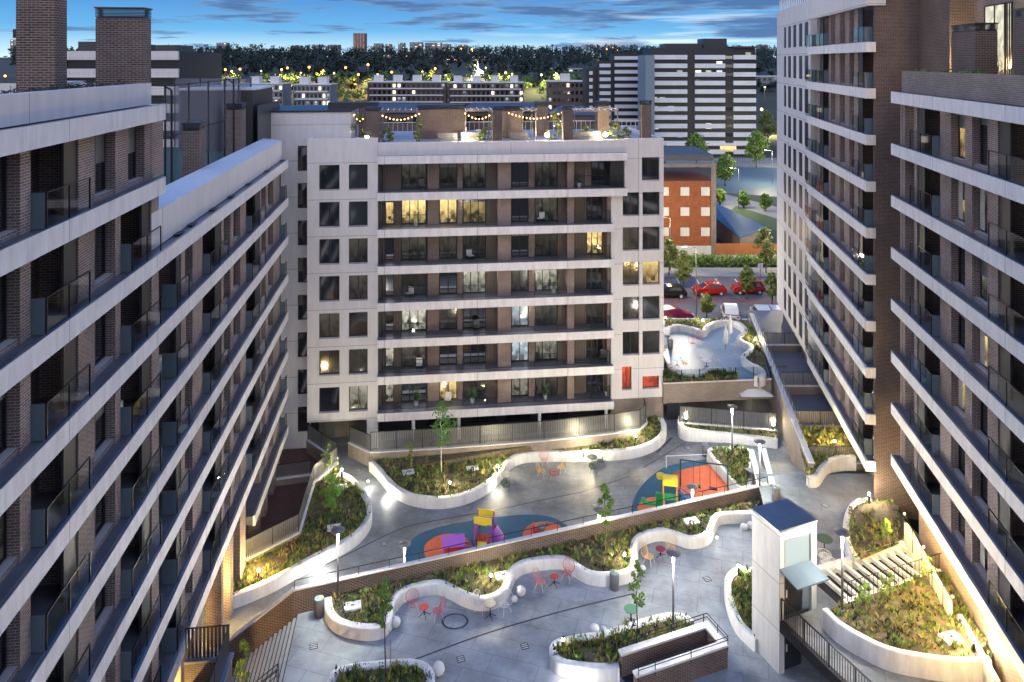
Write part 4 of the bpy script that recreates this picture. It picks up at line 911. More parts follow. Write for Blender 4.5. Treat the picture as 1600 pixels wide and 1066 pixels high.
# ------------------------------------------------------------------ east court at deck level
zq = lambda p: Vector((p[0], p[1], zr(p[1])))
DK = [LD + ex * .05 - ey * .02, LD + ex * .05 - ey * 7.5]
m = MB()
def strip_quads(left, right, n=14):
    for i in range(n):
        a0 = left[0] + (left[1] - left[0]) * (i / n); a1 = left[0] + (left[1] - left[0]) * ((i + 1) / n); b0 = right[0] + (right[1] - right[0]) * (i / n); b1 = right[0] + (right[1] - right[0]) * ((i + 1) / n)
        m.q([zq(a0), zq(b0), zq(b1), zq(a1)])
RPx = lambda y, c=16.2: Vector((c + .1737 * y, y, 0))
strip_quads([Vector((16.85, 52.2, 0)), LB + Vector((.02, 0, 0))], [RPx(52.2), RPx(LB.y)]); strip_quads([LB + Vector((.02, 0, 0)), LC + Vector((.02, 0, 0))], [RPx(LB.y), RPx(LC.y)], 4)
strip_quads([LC + Vector((.02, 0, 0)) - ey * .0, LD + ex * .0 + Vector((0, -.01, 0))], [RPx(LC.y), RPx(LD.y)], 4)
edge = LD - ey * 9; strip_quads([LD + Vector((0, -.01, 0)), edge], [RPx(LD.y), RPx(edge.y)], 6)
tag(m.build('east_pavement', M['pave'], smooth=True), kind='structure')
dk = thing('footbridge', 'walkway bridge with dark beam and thin railing leading to the lift door', 'footbridge', LD, lf.rotation_euler.z)
m = MB(); m.box(-.02, .22, -9, -.03, 4.6, 5.12); m.box(.22, 3.2, -9, -.03, 4.75, 5.04); m.build('edge_beam', M['metal'], dk)
m = MB()
for i in range(60): y = -.1 - i * .15; m.box(.06, .085, y, y + .02, 5.12, 6.15)
for i in range(7): y = -.08 - i * 1.5; m.box(.04, .1, y, y + .05, 5.1, 6.22)
m.box(.04, .1, -9, -.05, 6.2, 6.25); m.build('railing', M['metal'], dk)
# beam pergola
zb_ = 5.5
q1, q2, q3, q4 = at(1291.5, 888, zb_), at(1429, 847, zb_), at(1466, 890, zb_), at(1291.5, 948, zb_)
bx = (q2 - q1).normalized(); by = Vector((bx.y, -bx.x, 0))            # by points to the camera
pg = thing('beam_pergola', 'open grid of white concrete beams over a dark light well', 'pergola', q1, math.atan2(bx.y, bx.x))
lx = (q2 - q1).length; dep = abs((q3 - q2).dot(by)); dep2 = abs((q4 - q1).dot(by)); x_r = (q3 - q1).dot(bx)
m = MB(); m.box(-.9, x_r + .2, -.05, .3, -.42, 0.05); m.box(-1.0, x_r + .2, -dep - .35, -dep, -.6, .03); m.build('edge_beam', M['bench'], pg)
nb = 11
for i in range(nb):
    x = -.6 + (x_r + .5) * i / (nb - 1); MB().box(x - .085, x + .085, -dep, -.05, -.2, 0).build('cross_beam', M['bench'], pg)
MB().box(-1, x_r, -dep, -.05, -.39, -.37).build('well_shade_sheet', plain('well_shadow', (.012, .012, .014), .9, 0, .1, 1), pg)  # dark sheet just above the pavement, stands in for the shade of a deep well
m = MB()
for i in range(24): x = -.9 + (x_r + 1) * i / 23; m.tube((x, -dep - .2, .03), (x, -dep - .2, 1.0), .014, 4)
m.tube((-.9, -dep - .2, 1.0), (x_r + .1, -dep - .2, 1.0), .022, 5); m.build('railing', M['metal'], pg)
# low cream walls along the east block
cw = thing('cream_wall', 'yellow-lit cream wall leaning along the foot of the east block', 'wall', RN.location, RN.rotation_euler.z)
s0, s1 = s_at(RN, 1403, -.15), s_at(RN, 1470, -.15)
MB().box(s0, s1 + .0, .15, .35, 3.2, 6.6).build('wall_panel', stained('cream_render', (.62, .58, .48), .7, 0, .1), cw)
m = MB(); s2 = s_at(RN, 1545, .3); m.box(s1 + .1, s2, .5, .75, 3.2, 6.1); m.build('wall_panel', M['bench'], cw)
m = MB(); 
for i in range(5): s = s0 + .3 + (s1 - s0 - .6) * i / 4; m.tube((s, .05, 6.0), (s, .05, 7.3), .02, 4)
m.tube((s0, .05, 7.3), (s1, .05, 7.3), .022, 4); m.build('guard_rail', M['metal'], cw)

# ------------------------------------------------------------------ brick stair well in the terrace court
wz = NB + 1.15; c1, c2, c3 = at(967, 1015.3, wz), at(1105, 970.8, wz), at(990, 1055.6, wz)
sx = (c2 - c1); sl_ = sx.length; sx.normalize(); sy = Vector((sx.y, -sx.x, 0)); c4 = at(1135, 1008, wz); wd_ = abs((c4 - c2).dot(sy))
sw = thing('stair_well', 'rectangular brick stair well with white coping and black double rail', 'stair well', (c1.x, c1.y, 0), math.atan2(sx.y, sx.x))
m = MB(); m.box(0, sl_, -.28, 0, NB - .5, wz - .1); m.box(.0, sl_, -wd_, -wd_ + .28, NB - .5, wz - .1); m.box(sl_ - .28, sl_, -wd_ + .28, -.28, NB - .5, wz - .1); m.build('brick_wall', M['brick'], sw)
m = MB(); m.box(-.02, sl_ + .04, -.33, .04, wz - .1, wz); m.box(-.02, sl_ + .04, -wd_ - .04, -wd_ + .33, wz - .1, wz); m.box(sl_ - .33, sl_ + .04, -wd_ + .33, -.33, wz - .1, wz); m.build('coping', M['bench'], sw)
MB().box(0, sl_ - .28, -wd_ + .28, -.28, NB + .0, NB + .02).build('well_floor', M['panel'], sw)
m = MB()
for z in (.22, .40): m.path([(.1, .02, wz + z), (sl_, .02, wz + z), (sl_ + .02, -wd_, wz + z), (.1, -wd_ - .02, wz + z)], .02)
for x, y in ((1, .02), (3, .02), (sl_ - .2, .02), (sl_ + .02, -wd_ * .5), (sl_, -wd_ - .02), (3, -wd_ - .02), (1, -wd_ - .02), (.1, -wd_ - .02)): m.tube((x, y, wz - .3), (x, y, wz + .4), .02)
m.build('double_rail', M['metal'], sw)

# ------------------------------------------------------------------ raised court
RZ = 4.7; rc = thing('raised_court', 'raised street-level court with bluish paving above a brick fascia', 'raised court')
cor = [at(1036, 599, RZ), at(1204, 592, RZ), at(1178, 498, RZ), at(1034, 497, RZ)]
MB().prism([(p.x, p.y) for p in cor], RZ - .3, RZ).build('court_paving', paving('blue_grey_paving', (.30, .40, .50), 1.0, .35, .2), rc)
m = MB(); a, b = cor[0], cor[1]; d = b - a; n_ = Vector((-d.y, d.x, 0)).normalized(); an = math.atan2(d.y, d.x); l = d.length
MB().box(0, l, -.15, .25, RZ - 1.65, RZ - .0).build('brick_fascia', M['brickg'], rc, loc=(a.x, a.y, 0), rz=an)
MB().box(-.02, l + .02, -.2, .0, RZ, RZ + .1).build('kerb', M['cap'], rc, loc=(a.x, a.y, 0), rz=an)
gd = MB().box(0, l, -.11, -.09, RZ + .12, RZ + 1.15).build('glass_guard', M['rail'], rc, loc=(a.x, a.y, 0), rz=an); m = MB()
for i in range(7): m.box(l * i / 6 - .03, l * i / 6 + .03, -.13, -.07, RZ + .1, RZ + 1.15)
m.build('guard_post_row', M['metal'], rc, loc=(a.x, a.y, 0), rz=an)
m = MB(); m.box(.3, l + 3, 3.2, 3.5, .8, RZ - .3); m.build('recess_wall', M['brickg'], rc, loc=(a.x, a.y, 0), rz=an)
for (x, w) in ((2.6, 1.6), (6.6, 1.6)): MB().box(x, x + w, 3.1, 3.19, 1.3, 3.9).build('dark_opening', M['panel'], rc, loc=(a.x, a.y, 0), rz=an)
MB().box(8.7, 9.4, 3.1, 3.18, 2.2, 3.6).build('lit_opening', M['litb'], rc, loc=(a.x, a.y, 0), rz=an)
um = thing('parasol', 'white square parasol open below the raised court', 'parasol', at(1176, 645, 1.6)); MB().tube((0, 0, 0), (0, 0, 2.5), .03).build('pole', M['grey'], um)
m = MB(); m.v += [(-1.4, -1.4, 2.0), (1.4, -1.4, 2.0), (1.4, 1.4, 2.0), (-1.4, 1.4, 2.0), (0, 0, 2.65)]; m.f += [(0, 1, 4), (1, 2, 4), (2, 3, 4), (3, 0, 4)]; m.m = [0] * 4; m.build('canopy', M['white'], um)
atp = lambda u, v, h=0: at(u, v, RZ + h)
gP = lambda x, y: RZ
U6 = lambda lst: [(1020 + x / 3.333, 380 + y / 3.333) for x, y in lst]
planter('white scalloped bench wall curling round the back of the raised court', U6([(75, 480), (80, 440), (130, 425), (210, 440), (260, 455), (285, 430), (340, 405), (420, 405), (470, 430), (480, 460), (450, 490), (470, 510), (510, 530), (505, 560), (470, 590), (500, 620), (560, 650), (575, 680), (540, 695)]), .6, .5, atp, U6([(600, 690), (570, 560), (500, 400), (60, 395)]), .45, base=gP, seed=21, dens=3, cover='shrubs behind the scalloped bench of the raised court')
planter('white curved bench wall along the front of the raised court', U6([(60, 490), (70, 560), (80, 610), (100, 650), (150, 680), (220, 684), (270, 668), (310, 648), (400, 655), (440, 670)]), .6, .45, atp, U6([(440, 712), (55, 725)]), .45, base=gP, seed=22, dens=4, cover='shrubs along the glass guard of the raised court')
# boundary wall east of the court
bp0, bp1 = at(1264, 721, 4.9), at(1172, 489, 5.7); d = bp1 - bp0; d.z = 0; l = d.length; an = math.atan2(d.y, d.x)
bw = thing('boundary_wall', 'long brick wall with white coping stepping down past the raised court', 'wall', (bp0.x, bp0.y, 0), an)
m = MB(); m.v += [(0, 0, -.5), (l, 0, -.5), (l, 0, 5.6), (0, 0, 4.8), (0, -.3, -.5), (l, -.3, -.5), (l, -.3, 5.6), (0, -.3, 4.8)]
for f in ((3, 2, 1, 0), (4, 5, 6, 7), (7, 6, 2, 3), (1, 5, 6, 2)[::-1], (0, 3, 7, 4)[::-1]): m.f.append(f); m.m.append(0)
m.build('brick_wall', M['brickg'], bw)
m = MB(); m.v += [(-.05, .06, 4.8), (l, .06, 5.6), (l, -.36, 5.6), (-.05, -.36, 4.8), (-.05, .06, 4.88), (l, .06, 5.68), (l, -.36, 5.68), (-.05, -.36, 4.88)]
for f in ((3, 2, 1, 0), (4, 5, 6, 7), (0, 1, 5, 4), (1, 2, 6, 5), (2, 3, 7, 6), (3, 0, 4, 7)): m.f.append(f); m.m.append(0)
m.build('coping', M['cap'], bw)
m = MB(); k = 22
for i in range(k): x = 3 + (l - 3) * i / (k - 1); z = 4.88 + .8 * x / l; m.tube((x, -.15, z), (x, -.15, z + 1.0), .025, 4)
m.tube((3, -.15, 5.95), (l, -.15, 6.68), .03, 4); m.build('railing', M['grey'], bw)
# patios between that wall and the tower
for j, (y0, y1, z) in enumerate(((53.5, 58.2, 3.6), (58.2, 64.5, 3.9), (64.5, 73, 4.3), (73, 84, 4.6))):
    X = lambda y, c: c + .1737 * y
    pt = thing('patio', ['narrow dark patio with a bench nearest the yellow-lit planter', 'dark blue patio between the tower and the boundary wall, second from the planter', 'blue-grey patio behind two slatted screens', 'pale patio farthest along the boundary wall'][j], 'patio', (0, 0, 0), 0, 'patios at the foot of the tower')
    MB().prism([(X(y0, 11.6), y0), (X(y0, 15.9), y0), (X(y1, 15.9), y1), (X(y1, 11.6), y1)], z - 1.2, z).build('patio_floor', plain('patio_tiles_%d' % j, (.13, .14, .16), .5, 0, .15, 1), pt)
    slat_fence(['low slatted screen closing the patio nearest the yellow-lit planter', 'slatted screen between the second and third patio', 'slatted screen in front of the pale farthest patio', 'slatted screen at the street end of the patios'][j], [Vector((X(y0, 11.7), y0, z + .35)), Vector((X(y0, 15.6), y0, z + .35))], 1.1, wallh=1.4, group='screens between the tower patios')
# ------------------------------------------------------------------ playgrounds
def clipx(P, x, keep_less):
    out = []
    for i in range(len(P)):
        a, b = P[i], P[(i + 1) % len(P)]; ia = (a[0] <= x) == keep_less; ib = (b[0] <= x) == keep_less
        if ia: out.append(a)
        if ia != ib: t = (x - a[0]) / (b[0] - a[0]); out.append((x, a[1] + (b[1] - a[1]) * t))
    return out
def blob(name, pts, z, mat):
    P = [(p.x, p.y) for p in spline([atc(u, v, 0) for u, v in pts], True, 6)]; m = MB(); ks = [-99, 5, 12, 16.7, 99]
    for a, b in zip(ks, ks[1:]):
        Q = clipx(clipx(P, b, True), a, False)
        if len(Q) > 2: m.q([(x, y, gc(x, y) + z) for x, y in Q])
    return tag(m.build(name, mat), kind='structure')
rb = plain('blue_rubber', (.012, .085, .15), .8, 0, .15, 1.5); ro = plain('orange_rubber', (.62, .13, .05), .8, 0, .12, 1.5)
blob('play_surface_blue', [(633, 884), (636, 858.5), (650.5, 838), (685, 824), (742.5, 813), (800, 806), (835, 805), (862.5, 809), (882, 819), (893, 829), (905, 850), (860, 880), (780, 905), (690, 915), (645, 905)], .02, rb)
blob('play_surface_orange', [(663, 856), (676, 842), (698, 835), (722, 838), (737, 850), (738, 866), (715, 884), (690, 885), (668, 876)], .03, ro)
blob('play_surface_orange', [(817, 834), (826, 822), (845, 816), (866, 818), (877, 826), (870, 840), (845, 850), (822, 846)], .03, ro)
blob('play_surface_blue', [(988, 802), (988, 788), (994, 773), (1003, 759), (1018, 744), (1038, 731), (1070, 723), (1110, 718), (1140, 722), (1150, 745), (1160, 765), (1130, 790), (1060, 812), (1010, 818)], .02, rb)
blob('play_surface_orange', [(1048, 744), (1062, 736), (1092, 729), (1120, 726), (1136, 738), (1146, 756), (1138, 770), (1110, 779), (1082, 779), (1062, 768), (1050, 755)], .03, ro)
blob('play_surface_orange', [(996, 796), (1001, 785), (1016, 778), (1033, 779), (1040, 788), (1030, 799), (1010, 804)], .03, ro)
# thin dark joints in the paving
def joint(pts, conv, zf, w=.05):
    P = spline([conv(u, v) for u, v in pts], False, 4); m = MB(); A = offset(P, w); B = offset(P, -w)
    for i in range(len(P) - 1): m.q([(q.x, q.y, zf(q.x, q.y) + .008) for q in (A[i], B[i], B[i + 1], A[i + 1])])
    tag(m.build('drain_channel', M['panel']), kind='structure')
joint([(480, 896), (540, 868), (600, 838), (640, 822), (690, 812), (780, 796), (880, 775), (983, 745)], atc, gc)
joint([(1005, 731), (1040, 710), (1071, 692)], atc, gc); joint([(1026, 708), (1050, 684)], atc, gc, .12)
joint([(640, 1034), (760, 990), (880, 955), (990, 928)], atn, gN)
joint([(1215, 690), (1265, 715)], atc, gc, .03)
def col_(name, c): return plain(name, c, .35, 0, .06, 4)
PU, YE, RE_, GR, BL, OR = col_('purple_plastic', (.30, .09, .42)), col_('yellow_plastic', (.78, .58, .03)), col_('red_plastic', (.55, .03, .04)), col_('green_plastic', (.03, .28, .07)), col_('blue_plastic', (.02, .14, .42)), col_('orange_plastic', (.8, .28, .03))
p = atc(757, 862); pt = thing('play_tower', 'purple and yellow climbing tower with slide on the blue play surface', 'play equipment', p, R(-12)); pt.scale = (.85, .85, .85)
m = MB()
for x, y in ((-.65, -.5), (.65, -.5), (-.65, .5), (.65, .5)): m.box(x - .05, x + .05, y - .05, y + .05, 0, 2.9)
m.build('post', PU, pt); MB().box(-.6, .6, -.45, .45, 1.0, 1.08).build('platform', RE_, pt)
m = MB(); m.box(-.7, .7, -.58, -.5, 2.45, 2.95); m.box(-.7, .7, .5, .58, 2.45, 2.95); m.box(-.35, .35, -.6, -.585, 2.4, 2.75); m.build('roof_panel', YE, pt)
m = MB(); m.box(-.66, -.6, -.5, .5, 1.1, 1.9); m.box(.6, .66, -.5, .5, 1.1, 1.9); m.build('side_panel', PU, pt)
m = MB(); m.v += [(-.35, -.55, 1.1), (.35, -.55, 1.1), (.35, -2.0, .15), (-.35, -2.0, .15), (-.35, -.55, 1.4), (.35, -.55, 1.4), (.35, -2, .4), (-.35, -2, .4)]; m.f += [(0, 1, 2, 3), (0, 3, 7, 4), (1, 5, 6, 2)]; m.m = [0, 0, 0]; m.build('slide', YE, pt)
m = MB(); m.tube((.7, 0, 1.9), (1.3, 0, 1.1), .38, 12, cap=False); m.tube((1.3, 0, 1.1), (1.55, -.2, .3), .38, 12, cap=False); m.build('tube_slide', PU, pt, True)
m = MB()
for z in (.3, .6, .9): m.box(-1.6, -.66, -.3, -.26, z, z + .05)
for x in (-1.6, -1.15): m.box(x, x + .05, -.3, -.25, 0, 1.1)
m.path([(-2.6, -.4, .9), (-1.6, -.3, 1.0)], .03); m.path([(-2.6, .3, .9), (-1.6, .3, 1.0)], .03); m.build('climbing_bars', BL, pt)
p = atc(708, 872); ph = thing('play_house', 'purple play house with yellow battlement front on the orange circle', 'play equipment', p, R(8)); ph.scale = (.74, .74, .78)
m = MB(); m.v += [(-1.0, -.8, 1.35), (1.0, -.8, 1.35), (1.0, 0, 1.95), (-1.0, 0, 1.95), (-1.0, .8, 1.35), (1.0, .8, 1.35)]; m.f += [(0, 1, 2, 3), (3, 2, 5, 4)]; m.m = [0, 0]; m.build('roof', PU, ph)
m = MB()
for x, y in ((-.85, -.65), (.85, -.65), (-.85, .65), (.85, .65)): m.box(x - .05, x + .05, y - .05, y + .05, 0, 1.4)
m.build('post', PU, ph); m = MB(); m.box(-.85, .85, -1.15, -1.07, 0, .8)
for i in range(4): m.box(-.85 + i * .48, -.62 + i * .48, -1.15, -1.07, .8, 1.0)
m.build('front_panel', YE, ph); m = MB(); m.box(.8, 1.5, -.4, .4, .25, .3); m.box(-.8, .8, .6, .66, .1, .8); m.build('bench', RE_, ph)
m = MB()
for i in range(5): m.path([(1.3 + i * .35, -.7, 0), (1.3 + i * .35, -.5, .8), (1.3 + i * .35, .4, .8), (1.3 + i * .35, .6, 0)], .025)
m.path([(1.3, -.5, .8), (2.7, -.5, .8)], .025); m.path([(1.3, .4, .8), (2.7, .4, .8)], .025); m.build('climbing_arches', BL, ph)
p = atc(846, 838); sr = thing('spring_rider', 'grey and red spring rider on the small orange circle', 'play equipment', p)
m = MB()
for i in range(24):
    a = i * .8; a2 = (i + 1) * .8; m.tube((.14 * math.cos(a), .14 * math.sin(a), i * .017), (.14 * math.cos(a2), .14 * math.sin(a2), (i + 1) * .017), .02, 5)
m.build('spring', M['metal'], sr); m = MB(); m.ball((0, 0, .62), .3, 12, 8, .75); m.ball((.38, 0, .85), .16, 10, 7); m.tube((.3, -.3, .8), (.3, .3, .8), .02); m.build('body', M['grey'], sr, True)
m = MB(); m.box(-.55, -.1, -.2, .2, .3, .5); m.box(-.6, -.5, -.2, .2, .5, .85); m.build('seat', RE_, sr)
p = atc(1046, 796); yt = thing('play_tower', 'yellow and green climbing tower beside the big orange surface', 'play equipment', p, R(-10)); yt.scale = (.85, .85, .85); m = MB()
for x, y in ((-.5, -.4), (.6, -.4), (-.5, .5), (.6, .5)): m.box(x - .045, x + .045, y - .045, y + .045, 0, 2.5)
m.build('post', OR, yt); m = MB(); m.box(-.55, .65, -.45, .55, 2.5, 2.58); m.box(-.55, .65, -.46, -.42, 2.15, 2.5); m.lathe((-.7, .8, 2.1), [(.34, 0), (.34, .28)], 14); m.build('roof_ring', YE, yt)
MB().box(-.5, .6, -.4, .5, .95, 1.02).build('platform', GR, yt); m = MB(); m.box(-.6, -.5, -.45, .5, .2, 1.5); m.box(-1.1, -.6, .1, .5, 0, 1.1); m.build('side_panel', GR, yt)
m = MB(); m.path([(.62, -.4, 1.8), (1.6, -.5, 1.2), (2.0, -.5, .1)], .03); m.path([(.62, .4, 1.8), (1.6, .4, 1.2), (2.0, .4, .1)], .03)
for i in range(4): m.tube((.9 + i * .3, -.43, 1.62 - i * .2), (.9 + i * .3, .4, 1.62 - i * .2), .02)
m.build('ladder', BL, yt); m = MB(); m.box(-2.2, -1.1, .0, .4, .15, .35); m.ball((-2.1, .2, .45), .22); m.build('crawl_block', GR, yt)
a, b = atc(1063, 768), atc(1137, 771); sg = thing('swing_set', 'black A-frame swing set over the big orange surface', 'swing', (a.x, a.y, a.z), math.atan2(b.y - a.y, b.x - a.x)); L2 = math.hypot(b.x - a.x, b.y - a.y)
m = MB(); dz = 0
for x in (0, L2):
    for y in (-.9, .9): m.tube((x, y, dz - .2), (x, 0, 2.3), .05)
m.tube((0, 0, 2.3), (L2, 0, 2.3), .05); m.build('swing_frame', M['panel'], sg)
for x in (L2 * .35, L2 * .7):
    m = MB()
    for e in (-.22, .22): m.tube((x + e, 0, 2.25), (x + e, 0, .6), .012, 4)
    m.box(x - .28, x + .28, -.16, .16, .5, .56); m.build('seat', M['metal'], sg)
p = atc(1045, 731); sb = thing('swing_bar', 'thin white barrier bar behind the orange play surface', 'barrier', p, R(5)); m = MB(); m.path([(-.2, 0, 0), (-.2, 0, .9), (3, 0, .9), (3, 0, 0)], .03); m.build('bar', M['white'], sb)

# ------------------------------------------------------------------ street furniture of the courts
def lamp_post(label, loc, h=3.85, watt=330, head='disc', seen=True):
    t = thing('lamp_post', label, 'lamp post', loc, 0, 'tall courtyard lamp posts')
    put('post', cached(('lp', h), lambda: MB().tube((0, 0, 0), (0, 0, .12), .13, 10).tube((0, 0, .12), (0, 0, h - .55), .055, 10).mesh('post', M['grey'], True)), t)
    put('light_tube', cached(('lt',), lambda: MB().tube((0, 0, 0), (0, 0, .42), .05, 10).mesh('light_tube', M['lamp'], True)), t, (0, 0, h - .55))
    put('lamp_disc', cached(('ldc',), lambda: MB().lathe((0, 0, 0), [(.05, -.05), (.36, 0), (.38, .03), (.05, .1)], 18).mesh('lamp_disc', M['grey'], True)), t, (0, 0, h - .05))
    for a in (0, 2.1, 4.2): pass
    light((0, 0, h - .35), watt, (1, .95, .85), .09, parent=t); return t
LPS = [('tall disc-topped lamp post in the bed by the west end of the parapet', at(528, 938, NB + .5)), ('tall disc-topped lamp post in the boat-shaped planter', at(1052, 979, NB + .5)), ('tall disc-topped lamp post in the fan-shaped planter', atr(1316, 956, .8)),
       ('tall disc-topped lamp post in the kite-shaped planter', atc(1144, 714, .7)), ('tall disc-topped lamp post where the parapet meets the lift court', at(1187, 779, NB + .5))]
for l_, p in LPS: lamp_post(l_, p, 3.85, 1150)
for l_, (u, v), z in (('disc-topped lamp post half hidden behind the parapet, left of the play surface', (632, 852), 3.85), ('disc-topped lamp post half hidden behind the parapet, near the slim tree', (936, 797), 4.3), ('disc-topped lamp post half hidden behind the parapet, near the swing', (1082, 762), 4.6)):
    p = at(u, v, z); lamp_post(l_, (p.x, p.y, gc(p.x, p.y)), z - gc(p.x, p.y) + .1, 850)
def bollard(label, loc, watt=45, c=(1, .90, .70), kind=0):
    t = thing('bollard_light', label, 'bollard light', loc, 0, 'low bollard lights in the planting')
    put('post', cached(('bo',), lambda: MB().tube((0, 0, -.05), (0, 0, .42), .06, 10).tube((0, 0, .56), (0, 0, .62), .065, 10).mesh('post', M['metal'], True)), t)
    put('lamp_ring', cached(('br',), lambda: MB().tube((0, 0, .42), (0, 0, .56), .058, 10).mesh('lamp_ring', M['lamp'], True)), t)
    light((0, 0, .75), watt * 1.8, c, .08, parent=t); return t
WY = (1, .66, .22)
for l_, p, w, c in (('bollard light glowing yellow at the west block planter', atc(404, 903, .6), 170, WY), ('bollard light in the middle of the long wavy planter', atc(703, 764, .6), 60, None), ('bollard light at the tip of the curved west planter', atc(534, 744, .75), 90, None),
         ('bollard light behind the round dark table', atc(777, 738, .75), 110, None), ('bollard light behind the paired dark table and chairs', atc(912, 714, .75), 120, None), ('bollard light near the east end of the end block fence', atc(993, 690, .6), 60, None),
         ('bollard light by the cactus bed bench', at(767, 912, NB + .5), 60, None), ('bollard light near the slim tree under the parapet', at(976, 879, NB + .5), 55, None), ('unlit black bollard on the tip of the boat-shaped planter', at(880, 1014, NB + .5), 1, None),
         ('bollard light on the small planter beside the lift', at(1154, 897, NB + .5), 50, None), ('bollard light in the corner of the fan-shaped planter', atr(1522, 1018, .8), 110, (1, .85, .55)), ('bollard light in the yellow-lit corner planter', atr(1304, 700, .6), 170, WY),
         ('bollard light at the tip of the planter below the brick end wall', atr(1358, 784, .6), 110, (1, .8, .5)), ('bollard light at the west end of the straight planter', at(1072, 662, 2.3), 40, None), ('bollard light at the east end of the straight planter', at(1208, 673, 2.3), 60, None),
         ('bollard light on the raised court at the end block corner', atp(1040, 560, .3), 40, None), ('bollard light beside the bench of the raised court', atp(1098, 508, .3), 60, None), ('bollard light at the boundary wall of the raised court', atp(1180, 538, .3), 70, None),
         ('bollard light at the street corner of the raised court', atp(1040, 503, .3), 50, None), ('bollard light below the planting at the west block fence end', atc(366, 896, .6), 90, WY)):
    bollard(l_, p, w * 1.25, c or (1, .84, .52))
# wall lights that wash the ground
def wash(p, watt, c=(1, .95, .85)):
    t = thing('wall_light', 'small recessed light in the white bench wall', 'wall light', p, 0, 'recessed lights in the bench walls'); put('lens', cached(('lens',), lambda: MB().ball((0, 0, 0), .05, 8, 6).mesh('lens', M['lamp'], True)), t); light((0, -.62, .12), watt * 1.5, c, .05, parent=t); return t
for u, v, w, l_ in ((575, 752, 34, 'by the neck of the path, west side'), (608, 766, 38, 'by the neck of the path, east side'), (505, 882, 90, 'in the west planter wall above the stairs'), (773, 752, 20, 'near the round dark table'), (1137, 945, 60, 'in the small planter beside the lift'), (897, 1048, 60, 'on the tip of the boat-shaped planter'), (1120, 840, 5, 'in the last bend before the lift')):
    p = (at(u, v, NB + .35) if v > 800 and u > 600 else atc(u, v, .35)); t = wash(p, w); t['label'] = 'recessed bench light ' + l_
# amber lights at the foot of the blocks
for i, (px, z, w) in enumerate(((1415, 7.9, 520), (1445, 7.9, 480), (1490, 7.9, 420), (1545, 7.9, 360))):
    s = s_at(RN, px, -.2); p = RN.matrix_basis @ Vector((s, -.25, z)); t = thing('wall_lamp', ['amber lamp under the east block nearest the brick end wall', 'amber lamp under the east block above the pergola end', 'amber lamp under the east block above the fan-shaped planter', 'amber lamp under the east block at the end of the fan-shaped planter'][i], 'wall lamp', p, 0, 'amber lamps under the east block'); put('lens', cached(('lamb',), lambda: MB().ball((0, 0, 0), .05, 8, 6).mesh('lens', M['strip'], True)), t); light((-.1, 0, -.1), w, (1, .64, .2), .1, parent=t)
for i, (s_, z, w) in enumerate(((33, 2.6, 1300), (38, 2.6, 1500), (43, 2.6, 400))):
    p = LR.matrix_basis @ Vector((s_, 1.6, z)); t = thing('wall_lamp', ['amber lamp under the west block nearest the stairs', 'amber lamp under the west block at the planter end', 'amber lamp under the west block near the sunken terrace'][i], 'wall lamp', p, 0, 'amber lamps under the west block'); put('lens', _mc[('lamb',)], t); light((.3, .0, 0), w, (1, .62, .2), .1, parent=t)
for i, (px, d, z) in enumerate(((1512, 3.75, 32.0), (1545, 3.75, 32.0), (1578, 3.75, 32.0))):
    s = s_at(RN, px, d); p = RN.matrix_basis @ Vector((s, d, z)); t = thing('terrace_lamp', ['amber roof lamp behind the first penthouse chimney', 'amber roof lamp at the penthouse window', 'amber roof lamp behind the second penthouse chimney'][i], 'lamp', p); put('globe', _mc[('lamb',)], t); MB().tube((0, 0, -1.1), (0, 0, -.06), .02).build('post', M['metal'], t); light((0, 0, .15), 170, (1, .68, .32), .1, parent=t)
# round stools / globes
def globe(label, p, r): tag(MB().ball((0, 0, r), r, 16, 10).build('globe_stool', M['bench'], None, True, p), label, 'stool', 'white globe stools on the terrace')
for l_, u, v, r, in (('large white globe stool by the cactus bed', 618, 980, .27), ('small white globe stool by the cactus bed', 607, 988, .17), ('large white globe stool by the red seats', 814, 931, .27), ('small white globe stool next to the large one by the red seats', 804, 941, .18), ('large white globe stool lying by the boat-shaped planter', 929, 991, .26), ('small white globe stool by the boat-shaped planter', 943, 990, .18),
                     ('white globe stool at the oval planter', 685, 1055, .31), ('white globe stool by the slim tree bench', 1004, 893, .18), ('white globe stool beside the lift wall', 1163, 829, .22), ('white globe stool touching the lift wall', 1172, 826, .22)): globe(l_, at(u, v, NB), r)
def bin_(label, p):
    t = thing('litter_bin', label, 'litter bin', p, 0, 'round metal litter bins')
    put('drum', cached(('bin',), lambda: MB().lathe((0, 0, 0), [(.25, 0), (.27, .04), (.27, .88), (.24, .9)], 20).mesh('drum', M['grey'], True)), t)
    put('lid', cached(('binl',), lambda: MB().lathe((0, 0, .9), [(.25, 0), (.25, .05), (.1, .07)], 16).box(-.2, .0, -.06, .12, .97, .99).mesh('lid', col_('bin_lid', (.20, .30, .33)))), t)
    put('recycling_mark', cached(('binm',), lambda: MB().lathe((.08, .02, .972), [(.09, 0), (.09, .015)], 12).mesh('recycling_mark', YE)), t)
for l_, p in (('litter bin at the top of the west stairs', at(499, 962, NB)), ('litter bin against the white bench in the middle of the terrace', at(960, 920, NB)), ('dark litter bin beside the kite-shaped planter', atc(1102, 712)), ('litter bin at the end of the brick parapet', at(1213, 783, 3.85))): bin_(l_, p)

